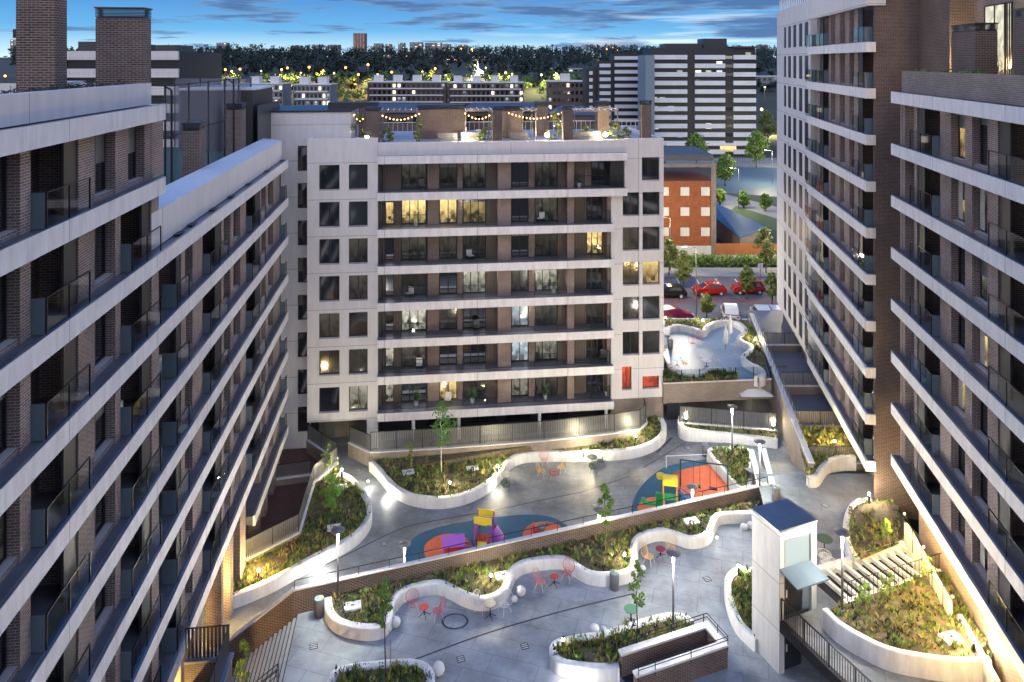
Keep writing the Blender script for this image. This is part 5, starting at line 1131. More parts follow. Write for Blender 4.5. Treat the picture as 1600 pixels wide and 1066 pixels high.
def wire_chair(kind, c):
    def mk():
        m = MB(); n = 14; pts = []
        for i in range(n):
            a = 2 * math.pi * i / n; pts.append(Vector((.36 * math.sin(a), .16 + .22 * (math.cos(a) * .5 + .5) ** 1.0 + .02, .66 + .34 * math.cos(a))))
        m.path(pts, .016, 5, True)
        hub = Vector((0, -.02, .42))
        for p_ in pts: m.tube(p_, hub + (p_ - hub) * .25, .008, 4)
        seat = [Vector((.27 * math.cos(2 * math.pi * i / 12), -.02 + .26 * math.sin(2 * math.pi * i / 12), .41)) for i in range(12)]; m.path(seat, .014, 5, True)
        for i in range(-4, 5): w = math.sqrt(max(.0, .07 - (i * .06) ** 2)); m.tube((i * .06, -.02 - w, .405), (i * .06, -.02 + w, .405), .009, 4)
        return m.mesh('shell', c)
    def lg():
        m = MB()
        for x, y in ((-.2, -.2), (.2, -.2), (-.2, .2), (.2, .2)): m.tube((x * .7, y * .7, .41), (x * 1.35, y * 1.35, 0), .012, 4)
        return m.mesh('leg_frame', M['white'] if kind != 'g' else M['metal'])
    return cached(('chs', kind), mk), cached(('chl', kind), lg)
RC, OC, WC = col_('red_lacquer', (.60, .07, .05)), col_('ochre_lacquer', (.72, .42, .12)), col_('white_lacquer', (.7, .7, .7))
RP, GC = col_('pink_lacquer', (.6, .16, .16)), col_('green_lacquer', (.05, .10, .06))
CH = {'r': RC, 'o': OC, 'w': WC, 'p': RP, 'g': GC}
def chair(label, kind, p, rz, group='round-backed wire chairs'):
    t = thing('wire_chair', label, 'chair', p, R(rz), group); a, b = wire_chair(kind, CH[kind]); put('shell', a, t); put('leg_frame', b, t); return t
def table(label, c, p, r=.36, h=.62, mat=None):
    t = thing('round_table', label, 'table', p, 0, 'small round tables')
    put('tabletop', cached(('tt', c, r), lambda: MB().lathe((0, 0, 0), [(r - .02, 0), (r, .015), (r, .03), (r - .02, .04)], 20).mesh('tabletop', mat)), t, (0, 0, h - .04))
    def base():
        m = MB(); m.tube((0, 0, .05), (0, 0, h - .04), .03)
        for i in range(4): a = i * math.pi / 2 + .4; m.tube((0, 0, .2), (.32 * math.cos(a), .32 * math.sin(a), 0), .016, 4)
        return m.mesh('pedestal', M['metal'])
    put('pedestal', cached(('tb', h), base), t)
n_ = lambda u, v: at(u, v, NB)
chair('red round-backed chair against the bench by the oval mark', 'p', n_(646, 956), 20); chair('red chair turned towards the globe, beside the oval mark', 'r', n_(684, 966), -70); table('small red round table between two red chairs by the oval mark', 'r', n_(663, 962), .26, .5, RC)
chair('tall red round-backed chair in the bench niche', 'r', n_(886, 906), -25); chair('red chair tipped low beside the two globes', 'p', n_(845, 920), 60); table('small red round table in the bench niche', 'r', n_(866, 914), .26, .5, RC)
chair('ochre round-backed chair by the lamp post', 'o', n_(1048, 866), -15); chair('ochre chair facing the small red table', 'o', n_(1014, 880), 55); table('small dark red table between the ochre chairs', 'dr', n_(1032, 870), .30, .5, col_('dark_red_lacquer', (.28, .03, .04)))
table('grey round table between two white wire chairs', 'gr', n_(766, 965), .36, .78, M['grey']); chair('white wire chair on the west side of the grey table', 'w', n_(752, 955), 60); chair('white wire chair on the east side of the grey table', 'w', n_(788, 956), -50)
table('green round table by the boat-shaped planter', 'gn', n_(986, 972), .38, .72, col_('green_table', (.06, .22, .12)))
chair('red wire chair behind the ochre pair in the big court', 'p', atc(851, 727), 10); chair('ochre wire chair west of the pair in the big court', 'o', atc(846, 744), 75); chair('ochre wire chair east of the pair in the big court', 'o', atc(877, 738), -60); chair('dark red wire chair in front of the ochre pair', 'r', atc(866, 748), 170)
table('dark round table nearest the middle of the wavy planter', 'dk', atc(791, 757), .42, .74, M['grey']); chair('green wire chair in front of the dark round table', 'g', atc(791, 766), 170); chair('green wire chair behind the dark round table', 'g', atc(785, 748), 20)
table('dark round table in front of the bright bench light', 'dk2', atc(925, 728), .42, .74, M['panel']); chair('green wire chair east of the bright bench light', 'g', atc(939, 728), -80); chair('green wire chair in front of the bright bench light', 'g', atc(928, 738), 170)
a_ = atr(1288, 862); table('dark green round table behind the lift', 'dg', a_, .45, .74, GC); chair('white wire chair behind the lift', 'w', atr(1289, 880), 150); chair('white wire chair beside the lift roof edge', 'w', atr(1291, 892), 180)
t = atp(1087, 560); chair('red wire chair on the blue-grey raised court', 'r', atp(1083, 543), 30); chair('pale pink chair on the raised court beside the red one', 'p', atp(1092, 536), -30); chair('ochre wire chair near the front of the raised court', 'o', atp(1070, 575), 100)
table('white round table near the front glass of the raised court', 'wt', atp(1104, 575), .45, .72, WC); table('turquoise round table at the west side of the raised court', 'tq', atp(1058, 573), .5, .72, col_('turquoise_lacquer', (.08, .38, .42)))
for i, (u, v) in enumerate(((1113, 582), (1120, 570), (1097, 570), (1134, 535), (1146, 545), (1150, 560))): chair(['white wire chair by the glass guard', 'white wire chair turned to the street by the white table', 'white wire chair west of the white table', 'white wire chair at the scalloped bench', 'white wire chair between two folded parasols', 'white wire chair at the east bench curl'][i], 'w', atp(u, v), i * 65)
for i, (u, v) in enumerate(((1141, 528), (1134, 545))):
    t = thing('folded_parasol', ['folded white parasol nearest the street on the raised court', 'folded white parasol in the middle of the raised court'][i], 'parasol', atp(u, v)); MB().tube((0, 0, 0), (0, 0, .5), .03).build('pole', M['grey'], t); MB().lathe((0, 0, .4), [(.1, 0), (.24, .2), (.18, 1.3), (.03, 1.9)], 10).build('canopy', M['white'], t, True)
bin_('litter bin on the raised court', atp(1047, 545))
tag(MB().lathe((0, 0, 0), [(.72, 0), (.72, .006)], 28).lathe((0, 0, .006), [(.60, 0), (.60, .005)], 28, 1).build('manhole_cover', [M['panel'], M['pave2']], None, False, n_(711, 971)), 'oval dark-rimmed ground cover set in the terrace paving', 'manhole cover').scale = (1, .8, 1)
# square access plates in the beds
for l_, p in (('square grey hatch in the wavy planter, west', atc(638, 739, .62)), ('square grey hatch in the wavy planter, east', atc(738, 733, .62)), ('square grey hatch at the top of the west planter', atc(533, 762, .62)), ('square grey hatch by the bend of the west planter', atc(522, 826, .62)), ('pale hatch in the cactus bed', at(551, 949, NB + .52)), ('pale hatch in the meandering bed by the lamp', at(787, 901, NB + .52)), ('grey hatch in the bed near the parapet end', at(1080, 816, NB + .52)), ('pale flat hatch in the fan-shaped planter', atr(1486, 999, .82))):
    t = thing('access_hatch', l_, 'hatch', p, R(15)); MB().box(-.45, .45, -.3, .3, 0, .12).build('hatch_lid', M['cap'], t); MB().box(-.1, .1, -.03, .03, .12, .14).build('handle', M['metal'], t)
# cactus-like clumps
cactus = planting('spiky_clumps', 'rows of spiky round clumps in the pale west end of the bed', [(p.x, p.y) for p in [at(u, v, NB + .5) for u, v in ((530, 925), (600, 905), (605, 945), (590, 968), (545, 962), (525, 945))]], NB + .5, 40, 33, .22, .34)

# ------------------------------------------------------------------ courtyard trees
tk = dict(h=3.6, cr=.75, trunk_h=1.5, clumps=14, per=38, leaf=.10, seed=1, r0=.035)
tree('young_tree', 'airy young birch in the wavy planter', atc(690, 738, .6), 'a', rz=1, mats=('white', 'leafg'), **{**tk, 'h': 5.2, 'trunk_h': 2.3, 'cr': 1.1, 'clumps': 20, 'seed': 3})
tree('young_tree', 'small young tree near the start of the wavy planter', atc(640, 730, .6), 'b', h=1.9, cr=.4, trunk_h=.5, clumps=8, per=22, leaf=.09, seed=5, r0=.02)
tree('young_tree', 'bright green young tree at the bend of the west planter', atc(518, 796, .6), 'c', mats=('bark', 'leafg'), h=2.4, cr=.8, trunk_h=.4, clumps=14, per=40, leaf=.1, seed=6, r0=.03)
tree('young_tree', 'slender young tree at the top of the west planter', atc(512, 745, .6), 'c2', h=2.6, cr=.45, trunk_h=.8, clumps=9, per=26, leaf=.09, seed=16, r0=.02)
tree('young_tree', 'slim upright tree with forked stem rising past the parapet', at(946, 860, NB + .5), 'd', mats=('bark', 'leaf'), h=3.9, cr=.55, trunk_h=1.6, clumps=16, per=36, leaf=.11, seed=7, r0=.04)
tree('young_tree', 'reddish slim tree staked in the oval planter', at(603, 1056, NB + .5), 'e', h=4.6, cr=.42, trunk_h=2.3, clumps=14, per=34, leaf=.08, seed=8, r0=.04)
tree('young_tree', 'thin dark tree in the boat-shaped planter', at(996, 990, NB + .5), 'f', h=3.7, cr=.45, trunk_h=1.4, clumps=15, per=34, leaf=.09, seed=9, r0=.03)
tree('young_tree', 'thin dark tree growing beside the west stairs', Sx + dE * 4.2 + wE * 1.9 + Vector((0, 0, -1.5)), 'g', h=3.4, cr=.4, trunk_h=.9, clumps=16, per=34, leaf=.09, seed=10, r0=.03)
st2 = thing('tree_stake', 'wooden stake beside the slim tree in the oval planter', 'stake', at(610, 1056, NB + .5)); MB().tube((0, 0, 0), (0, 0, 1.7), .03).build('stake', plain('raw_wood', (.38, .26, .13), .8), st2)
for i, (u, v) in enumerate(((1430, 925), (1395, 938), (1352, 948), (1290, 876))):
    pass
for l_, u, v, s in (('leafy sapling at the railing of the fan-shaped planter', 1390, 938, 3), ('leafy sapling near the lamp in the fan-shaped planter', 1350, 952, 4), ('leafy sapling at the upper corner of the fan-shaped planter', 1452, 912, 5), ('sapling below the brick end wall', 1385, 850, 6)):
    tree('sapling', l_, atr(u, v, .8), 's%d' % s, h=1.3, cr=.38, trunk_h=.2, clumps=8, per=22, leaf=.09, seed=40 + s, r0=.02)

# ------------------------------------------------------------------ roof gardens
def hedge(name, label, root, s0, s1, d0, d1, z, h, n, seed, mat='leaf', leaf=.12):
    rng = random.Random(seed); m = MB()
    for _ in range(n):
        c = Vector((rng.uniform(s0, s1), rng.uniform(d0, d1), z + rng.uniform(.05, h) * (.5 + .5 * rng.random()))); leaves(m, c, h * .45, 12, leaf, rng, .8)
    o = m.build(name, M[mat], None, False, root.location, root.rotation_euler.z); return tag(o, label, 'plants', None, 'stuff')
hedge('roof_plants', 'mixed low plants along the tall west roof edge', LR, 17, LEND - 1.0, .9, 2.2, 30.95, .5, 330, 3, 'leafd', .1)
hedge('roof_plants', 'mixed low plants behind the east roof parapet', RN, RE + 1, -22, .9, 1.8, 31.2, .6, 160, 4, 'leaf', .1)
# terrace of the end block: pergolas, string lights, lamps
def roof_pergola(label, a_, b_, d, zt=28.05):
    s0, s1 = sM(a_, d), sM(b_, d); t = thing('roof_pergola', label, 'pergola', MR.location, MR.rotation_euler.z, 'pale roof pergolas')
    m = MB(); m.box(s0, s1, d, d + .1, zt - .14, zt); m.box(s0, s1, d + 2.4, d + 2.5, zt - .14, zt); m.build('edge_beam', M['grey'], t)
    k = max(2, int((s1 - s0) / .5)); m = MB()
    for i in range(k + 1): x = s0 + (s1 - s0 - .05) * i / k; m.box(x, x + .05, d - .1, d + 2.6, zt, zt + .08)
    m.build('slats', M['cap'], t)
    for x in (s0, s1 - .08):
        for y in (d, d + 2.4): MB().box(x, x + .08, y + .01, y + .09, 25.35, zt - .14).build('post', M['grey'], t)
roof_pergola('roof pergola between the first and second chimney of the end block', 596, 652, 3.0); roof_pergola('roof pergola beside the slatted stair box', 727, 768, 3.0); roof_pergola('roof pergola left of the third chimney', 816, 838, 3.0); roof_pergola('roof pergola right of the third chimney', 897, 966, 1.6)
for i, (a_, b_, d) in enumerate(((592, 655, 2.9), (727, 770, 2.9), (795, 878, 2.9), (553, 572, 2.2))):
    t = thing('string_lights', ['drooping string of orange bulbs over the first roof bay', 'string of orange bulbs beside the slatted stair box', 'string of orange bulbs left of the third chimney', 'string of orange bulbs at the corner wall'][i], 'string lights', MR.location, MR.rotation_euler.z); s0, s1 = sM(a_, d), sM(b_, d); n = max(4, int((s1 - s0) / .3)); c = MB(); b = MB(); pr = None
    for j in range(n + 1):
        f = j / n; p = Vector((s0 + (s1 - s0) * f, d, 27.75 - .5 * math.sin(math.pi * f))); b.ball(p, .055, 6, 4)
        if pr: c.tube(pr, p, .01, 3)
        pr = p
    c.build('cable', M['metal'], t); b.build('bulb_row', emit('orange_bulb', (1, .42, .12), 9), t)
for i, px in enumerate((574, 727, 855, 946)):
    p = MP(px, .75, 25.4); t = thing('terrace_lamp', ['bright terrace lamp beside the first roof chimney', 'bright terrace lamp left of the second roof chimney', 'bright terrace lamp left of the third roof chimney', 'bright terrace lamp at the east end of the roof'][i], 'lamp', p, 0, 'bright lamps at the roof terrace edge')
    MB().tube((0, 0, 0), (0, 0, .45), .03).build('post', M['metal'], t); MB().ball((0, 0, .6), .19, 12, 8).build('globe', M['lamp'], t, True); light((0, .12, .75), 480, (1, .72, .36), .12, parent=t)
for i, (px, d, h) in enumerate(((655, 1.3, 1.7), (757, 1.4, 1.0), (563, 1.5, 2.0), (915, 2.2, 1.0), (962, 1.6, 1.2), (866, 2.6, 2.0), (978, 1.6, .9), (606, 2.0, 1.0))):
    tree('potted_shrub', ['tall yellow-lit shrub before the slatted stair box', 'small shrub near the second chimney', 'tall shrub in the roof corner', 'low shrub under the east pergola', 'fan-leaved shrub right of the pergola', 'bushy shrub beside the third chimney', 'spreading grass tuft at the east roof edge', 'dark low shrub by the railing'][i], MP(px, d, 25.35), 'ps%d' % i, mats=('bark', 'leafy'), group='shrubs on the roof terrace', h=h * 1.3, cr=.5 + .14 * (i % 3), trunk_h=.1, clumps=13, per=26, leaf=.11, seed=70 + i, r0=.02)
for i, (px, d) in enumerate(((700, 1.6), (735, 2.0), (812, 1.8), (905, 1.5), (925, 1.8))):
    t = thing('terrace_sofa', ['grey outdoor sofa by the slatted stair box', 'grey outdoor sofa under the second pergola', 'grey outdoor sofa left of the third chimney', 'grey outdoor sofa under the east pergola, near chimney', 'grey outdoor sofa under the east pergola, outer'][i], 'sofa', MP(px, d, 25.35), R(6.6), 'outdoor sofas on the roof')
    MB().box(-.8, .8, -.35, .35, .12, .4).build('seat', M['grey'], t); MB().box(-.8, .8, .3, .45, .4, .8).build('backrest', M['grey'], t); m = MB()
    for x in (-.75, .7): m.box(x, x + .05, -.3, -.25, 0, .12); m.box(x, x + .05, .25, .3, 0, .12)
    m.build('leg_frame', M['metal'], t)

for i, (l_, p) in enumerate((('square floor drain in the path by the entrance', atc(560, 735)), ('square floor drain west of the blue play surface', atc(600, 850)), ('square floor drain between the two play surfaces', atc(930, 790)), ('square floor drain near the dark litter bin', atc(1075, 700)), ('square floor drain in front of the boat-shaped planter', n_(820, 1010)), ('square floor drain beside the oval planter', n_(720, 1030)), ('square floor drain between lamp post and small planter', n_(1105, 905)), ('square floor drain at the top of the west stairs', n_(490, 1010)), ('square floor drain on the lift court', atr(1290, 790)))):
    t = thing('floor_drain', l_, 'drain', p, R(17), 'square floor drains'); put('grate', cached(('fd',), lambda: MB().box(-.2, .2, -.2, .2, 0, .008).mesh('grate', M['panel'])), t)
    m = cached(('fds',), lambda: MB().box(-.16, .16, -.14, -.10, .008, .014).box(-.16, .16, -.02, .02, .008, .014).box(-.16, .16, .10, .14, .008, .014).mesh('bar_row', M['cap'])); put('bar_row', m, t)
# ------------------------------------------------------------------ street and town beyond
SZ = 2.96
def sheet(name, pts, z, mat): m = MB(); m.q([(x, y, z) for x, y in pts]); return tag(m.build(name, mat), kind='structure')
asp = plain('asphalt', (.12, .12, .13), .8, 0, .2, .4); pvm = plain('concrete_pavement', (.22, .22, .22), .8, 0, .2, .5)
ss = lambda u, v: at(u, v, SZ)
sheet('street', [(-60, 84.5), (90, 84.5), (90, 102.5), (-60, 102.5)], SZ + .004, asp)
tag(MB().box(-60, 90, 79.5, 84.5, -1, SZ + .13).build('pavement', pvm), kind='structure'); tag(MB().box(-60, 90, 102.5, 107, 2, SZ + .13).build('pavement', pvm), kind='structure')
m = MB()
for i in range(14): x = 14 + i * 2.6; m.q([(x, 96.9, SZ + .01), (x + .12, 96.9, SZ + .01), (x + .5, 101.8, SZ + .01), (x + .38, 101.8, SZ + .01)])
tag(m.build('road_marking', M['white']), kind='structure')
sheet('cycle_lane', [(-60, 91.6), (90, 91.6), (90, 93.2), (-60, 93.2)], SZ + .009, plain('red_lane', (.20, .09, .09), .8))
def car(label, p, rz, paint, kind=0):
    t = thing('parked_car', label, 'car', p, R(rz), 'cars parked along the street'); L2, w = (2.0, .88)
    prof = [(-L2, .35), (-L2, .75), (-L2 + .1, .95), (-L2 + .55, 1.42), (-.2, 1.50), (.35, 1.42), (1.1, .98), (1.85, .80), (L2, .62), (L2, .35)] if kind == 0 else [(-L2, .35), (-L2, .85), (-L2 + .1, 1.0), (-L2 + .45, 1.62), (-.2, 1.70), (.45, 1.62), (1.15, 1.05), (1.9, .88), (L2, .65), (L2, .35)]
    def body():
        m = MB(); n = len(prof); ins = [0 if z < 1.0 else .16 for x, z in prof]
        A = [(x, -w + i, z) for (x, z), i in zip(prof, ins)]; B = [(x, w - i, z) for (x, z), i in zip(prof, ins)]; m.v += A + B
        for i in range(n): j = (i + 1) % n; m.f.append((i, j, n + j, n + i)); m.m.append(0)
        m.f.append(tuple(reversed(range(n)))); m.f.append(tuple(range(n, 2 * n))); m.m += [0, 0]; return m.mesh('body', paint)
    put('body', cached(('cb', paint.name, kind), body), t)
    def gl():
        m = MB(); k = .12 * kind + .0
        for s in (-1, 1): y = s * (w - .135); y2 = s * (w - .015); m.q([(-1.45, y2, 1.0), (.95, y2, 1.0), (.35, y, 1.37 + k), (-1.3, y, 1.37 + k)])
        m.q([(.44, -.66, 1.37 + k * .5), (.44, .66, 1.37 + k * .5), (1.13, .72, 1.0 + k), (1.13, -.72, 1.0 + k)]); m.q([(-1.52, -.66, 1.38 + k * .3), (-1.52, .66, 1.38 + k * .3), (-1.93, .72, 1.0), (-1.93, -.72, 1.0)]); return m.mesh('window_band', M['glass'])
    put('window_band', cached(('cg', kind), gl), t)
    for x in (-1.25, 1.25):
        for y in (-.8, .8):
            wl_ = put('wheel', cached(('cw',), lambda: MB().tube((0, -.11, 0), (0, .11, 0), .31, 14).mesh('wheel', M['panel'])), t, (x, y, .31)); put('rim', cached(('cr',), lambda: MB().tube((0, -.12, 0), (0, .12, 0), .18, 10).mesh('rim', M['cap'])), wl_)
    for y in (-.62, .62):
        put('headlight', cached(('hl',), lambda: MB().box(-.03, .03, -.16, .16, -.07, .07).mesh('headlight', M['white'])), t, (1.96, y, .68)); put('tail_light', cached(('tll',), lambda: MB().box(-.03, .03, -.12, .12, -.1, .1).mesh('tail_light', RE_)), t, (-1.99, y, .8))
    return t
cr_ = plain('red_car_paint', (.55, .012, .01), .25, .2, .03); cw_ = plain('white_car_paint', (.7, .7, .7), .25, .1, .03); cb_ = plain('black_car_paint', (.015, .015, .018), .25, .3, .03); cp_ = plain('wine_car_paint', (.22, .01, .06), .3, .2, .03); cg_ = plain('grey_car_paint', (.18, .19, .20), .3, .5, .03)
car('red hatchback parked beside the dark car', ss(1108, 460), 185, cr_); car('darker red taller car partly behind the street tree', ss(1168, 458), 182, plain('dark_red_paint', (.42, .01, .012), .3, .1, .03), 1); car('black car at the corner of the end block', ss(1046, 464), 182, cb_)
car('white car seen from above behind the raised court', ss(1141, 498), 80, cw_, 1); car('white car in the bay beside the tower', ss(1190, 500), 85, cw_, 1); car('white car nearest the tower wall', ss(1212, 497), 85, cw_); car('wine red car behind the end block corner', ss(1053, 500), 10, cp_)
# hedge and planting strip
hd = thing('hedge', 'clipped dark green hedge behind the parked red cars', 'hedge'); rng = random.Random(5); m = MB()
for i in range(900): leaves(m, Vector((rng.uniform(14, 42), 108 + rng.uniform(-.7, .7), SZ + .2 + rng.random() * 1.3)), .4, 6, .22, rng)
m.build('foliage', M['leaf'], hd)
# street trees
for i, (l_, u, v, h, k) in enumerate((('young street tree in front of the brick house corner', 1068, 458, 5.0, 0), ('bright small street tree between the red cars', 1167, 468, 3.9, 1), ('street tree beside the road sign', 1197, 428, 6.2, 0), ('small street tree at the tower corner', 1206, 478, 3.8, 1), ('low shrubby tree behind the raised court bench', 1104, 500, 2.8, 2), ('yellow-lit street tree against the brick house', 1045, 432, 5.0, 0))):
    tree('street_tree', l_, at(u, v, SZ), 'st%d' % i, mats=('bark', 'leafy'), group='trees along the street', h=h, cr=h * .24, trunk_h=h * .35, clumps=26, per=34, leaf=.26, seed=90 + i, r0=.09)
for i, (l_, u, v, h) in enumerate((('round park tree left of the striped block door', 1088, 262, 9), ('largest round park tree beside the path', 1182, 262, 9.5), ('dark park tree over the blue court', 1133, 290, 7), ('bushy tree at the tower edge by the park', 1200, 225, 11), ('small tree between the white parasols', 1162, 325, 3), ('small tree near the shed roof', 1196, 330, 3), ('low tree on the park path', 1125, 320, 3))):
    tree('park_tree', l_, at(u, v, SZ), 'pk%d' % i, mats=('bark', 'leaf' if i != 3 else 'leafy'), group='park trees before the striped block', h=h, cr=h * .34, trunk_h=h * .28, clumps=44, per=40, leaf=.42, seed=120 + i, r0=.2)
def street_lamp(label, p, h, watt=0, c=(1, .8, .5), grp='street lamps', arm=1.2):
    t = thing('street_lamp', label, 'street lamp', p, 0, grp); m = MB(); m.tube((0, 0, 0), (0, 0, h), .08, 8, .05); m.tube((0, 0, h), (-arm, 0, h + .25), .045, 6); m.build('pole', M['grey'], t)
    MB().box(-arm - .5, -arm + .1, -.14, .14, h + .2, h + .3).build('lamp_head', M['grey'], t)
    MB().box(-arm - .45, -arm, -.1, .1, h + .17, h + .2).build('lens', M['lamp'] if watt else M['white'], t)
    if watt: light((-arm - .2, 0, h), watt, c, .2, parent=t)
street_lamp('tall grey street lamp beside the first red car', at(1088, 497, SZ), 8.0, 1500, (1, .85, .6)); street_lamp('street lamp lighting the far pavement', Vector((40, 106, SZ)), 8, 2200, (1, .82, .5)); street_lamp('street lamp lighting the brick house front', Vector((22, 105, SZ)), 7.5, 1800, (1, .78, .42))
for i, (x, y, w) in enumerate(((62, 180, 5000), (80, 205, 5000), (45, 150, 2500), (66, 140, 2500))): street_lamp(['park lamp on the path before the striped block', 'park lamp under the largest trees', 'park lamp near the shed', 'park lamp between the courts'][i], Vector((x, y, SZ)), 8, w, (1, .85, .5), 'park lamps')
sg2 = thing('road_sign', 'small white square sign on a post before the hedge', 'sign', at(1188, 440, SZ)); MB().tube((0, 0, 0), (0, 0, 2.2), .04).build('post', M['grey'], sg2); MB().box(-.35, .35, -.03, -.01, 1.7, 2.4).build('sign_plate', M['cap'], sg2)

# ---- generic distant building: front facing the camera at distance Y
def far_block(label, u0, u1, Y, vt, z0, storey, cols, wall, wmat='glass', depth=14, lit=.2, ww=.5, wh=.5, group=None, rz=0, name='apartment_building', roof=True, seed=1, penth=0, balc=False):
    rng = random.Random(seed); x0, x1 = (u0 - CX) / F * Y, (u1 - CX) / F * Y; zt = HC - (vt - HV) / F * Y
    t = thing(name, label, 'building', ((x0 + x1) / 2, Y, z0), R(rz), group); w = x1 - x0; h = zt - z0
    MB().box(-w / 2, w / 2, 0, depth, -2, h).build('wall', wall, t)
    if roof: MB().box(-w / 2 - .2, w / 2 + .2, -.2, depth + .2, h, h + .4).build('roof', M['cap'], t)
    n = max(1, int(h / storey)); cw = w / cols; k = 0
    if cols:
        for r_ in range(n):
            for c in range(cols):
                if k >= 98: break
                z = h - storey * (r_ + 1) + storey * .28; x = -w / 2 + cw * (c + .5); L_ = rng.random()
                mt = M['litb'] if L_ < lit * .35 else M['litc'] if L_ < lit * .6 else M['lit3'] if L_ < lit else M[wmat]
                put('window', cached(('fw', round(cw * ww, 2), round(storey * wh, 2), mt.name), lambda: MB().box(-cw * ww / 2, cw * ww / 2, -.12, .02, 0, storey * wh).mesh('window', mt)), t, (x, 0, z)); k += 1
            if balc:
                MB().box(-w / 2 + 1, w / 2 - 1, -.8, -.02, h - storey * (r_ + 1), h - storey * (r_ + 1) + .5).build('balcony_band', M['cap'], t)
    for i in range(penth):
        x = -w / 2 + w * (i + .5) / penth; MB().box(x - 1.8, x + 1.8, 2, 6, h + .4, h + 3.2).build('roof_room', M['cap'], t)
    return t
# white office block on the far left
def striped(t, x0, x1, y, z0, h, storey, gap=.45, name='balcony_band', side=None, mat='band', d=.8):
    n = int(h / storey)
    for i in range(n):
        z = z0 + h - storey * (i + 1) + storey * gap; MB().box(x0, x1, y - d, y, z, z + storey * (1 - gap)).build(name, M[mat], t)
Y = 150; x0, x1 = (95 - CX) / F * Y, (280 - CX) / F * Y
of = thing('office_building', 'white banded office block behind the two tall chimneys', 'building', (0, Y, SZ)); zt = HC - (80 - HV) / F * Y - SZ
MB().box(x0, x1, 0, 22, -2, zt - .2).build('wall', M['slit'], of); striped(of, x0, x1, 0, 0, zt, 3.5, .5, mat='render', d=.5)
MB().box(x0 - .1, x0 + 1.2, -.55, 0, zt - 14, zt).build('end_pier', M['render'], of)
for (a_, b_, hh) in ((104, 158, 2.0), (170, 200, 1.5), (230, 262, 1.3)): MB().box((a_ - CX) / F * Y, (b_ - CX) / F * Y, 4, 12, zt - .2, zt + hh).build('plant_room', M['panel'], of)
# big striped block
Y = 235; z0 = SZ; M['fband'] = plain('haze_tinted_band', (.60, .64, .70), .7, 0, .1, .3)  # blue of dusk haze is put into the far bands' colour
dkm = plain('dark_facade', (.012, .015, .022), .5, 0, .15, .3)
bs = thing('striped_apartment_block', 'large apartment block with grey and black horizontal stripes and some lit windows', 'building', (0, Y, z0))
X = lambda u, y=Y: (u - CX) / F * y
zt = HC - (75 - HV) / F * Y - z0
MB().box(X(1019), X(1180), 0, 16, -1, zt).build('wall', dkm, bs); sto = 13.4 / F * Y
for k in range(13):
    z = zt - 1.2 - sto * (k + 1) + sto * .1; d = -.9
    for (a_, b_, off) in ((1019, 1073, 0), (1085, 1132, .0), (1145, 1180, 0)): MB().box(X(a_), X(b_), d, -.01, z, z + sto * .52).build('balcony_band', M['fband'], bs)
MB().box(X(1005), X(1019), -4, 10, -1, zt - 2.3).build('stair_tower', plain('blue_grey_render', (.16, .22, .28), .7), bs)
for k in range(12): z = zt - 3.4 - sto * k; MB().box(X(1133), X(1144), -.3, -.02, z, z + .9).build('stair_window', M['lit3'] if k % 3 else M['glass'], bs)
for (u, v, c) in ((1062, 114, 'lit2'), (1091, 114, 'litb'), (1107, 114, 'lit2'), (1124, 114, 'litc'), (1124, 100, 'litb'), (1169, 86, 'lit2'), (1022, 156, 'lit'), (1035, 156, 'litc'), (1023, 170, 'litc'), (1048, 170, 'litc'), (1107, 197, 'litb'), (1063, 211, 'litc'), (1025, 198, 'litc'), (1090, 128, 'lit3'), (1092, 183, 'lit3'), (1122, 156, 'lit3')):
    z = HC - (v - HV) / F * (Y - .05) - z0; MB().box(X(u) - .85, X(u) + .85, -.12, -.02, z - .8, z + .8).build('lit_window', M[c], bs)
MB().box(X(1042), X(1100), 2, 12, zt, zt + 1.4).build('roof_room', M['panel'], bs); MB().box(X(1103), X(1140), 3, 11, zt, zt + 3.0).build('roof_room', M['panel'], bs); MB().box(X(1145), X(1181), -1, 14, zt, zt + .5).build('roof', M['panel'], bs)
# ground floor strip
MB().box(X(1040), X(1180), -1.2, -.02, 3.2, 4.0).build('ground_floor_canopy', M['band'], bs); MB().box(X(1125), X(1150), -.3, -.03, 1.2, 3.0).build('lobby_window', M['lit'], bs)
Y2 = 262; b2 = thing('striped_apartment_block', 'lower striped wing stepping down behind the end block roof', 'building', (0, Y2, z0)); X2 = lambda u: (u - CX) / F * Y2; zt2 = HC - (84 - HV) / F * Y2 - z0; st2_ = 10.8 / F * Y2
for (a_, b_, dz) in ((960, 1004, 0), (932, 959, -2.6), (916, 931, -5.2)):
    MB().box(X2(a_), X2(b_), 0, 14, -1, zt2 + dz).build('wall', dkm, b2)
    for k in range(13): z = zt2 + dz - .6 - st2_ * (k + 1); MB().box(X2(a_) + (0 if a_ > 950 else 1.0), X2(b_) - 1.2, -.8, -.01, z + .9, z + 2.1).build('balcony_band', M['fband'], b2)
# orange brick house
Yb = 114; hb = far_block('orange brick four-storey house with pale square windows beside the end block', 1022, 1118, Yb, 283, SZ, 3.05, 3, plain('orange_brick', (.27, .088, .035), .85, 0, .22, 1), 'cap', 12, .0, .42, .42, rz=0, name='brick_house', seed=3, roof=False)
MB().box(-4.75, 4.75, -.12, -.01, 13.4, 13.9).build('cornice', M['brickg'], hb)
MB().box((1111 - 1070) / F * Yb, (1118 - 1070) / F * Yb + .08, -.1, .0, 0, 14).build('corner_pier', M['brickg'], hb)
MB().box(-4.7, 4.72, -.08, 0, 0, 1.5).build('plinth', M['cap'], hb); MB().box(-4.4, 4.4, .3, 11.5, 14.3, 15.2).build('flat_roof', plain('grey_roof', (.09, .10, .11), .8), hb)
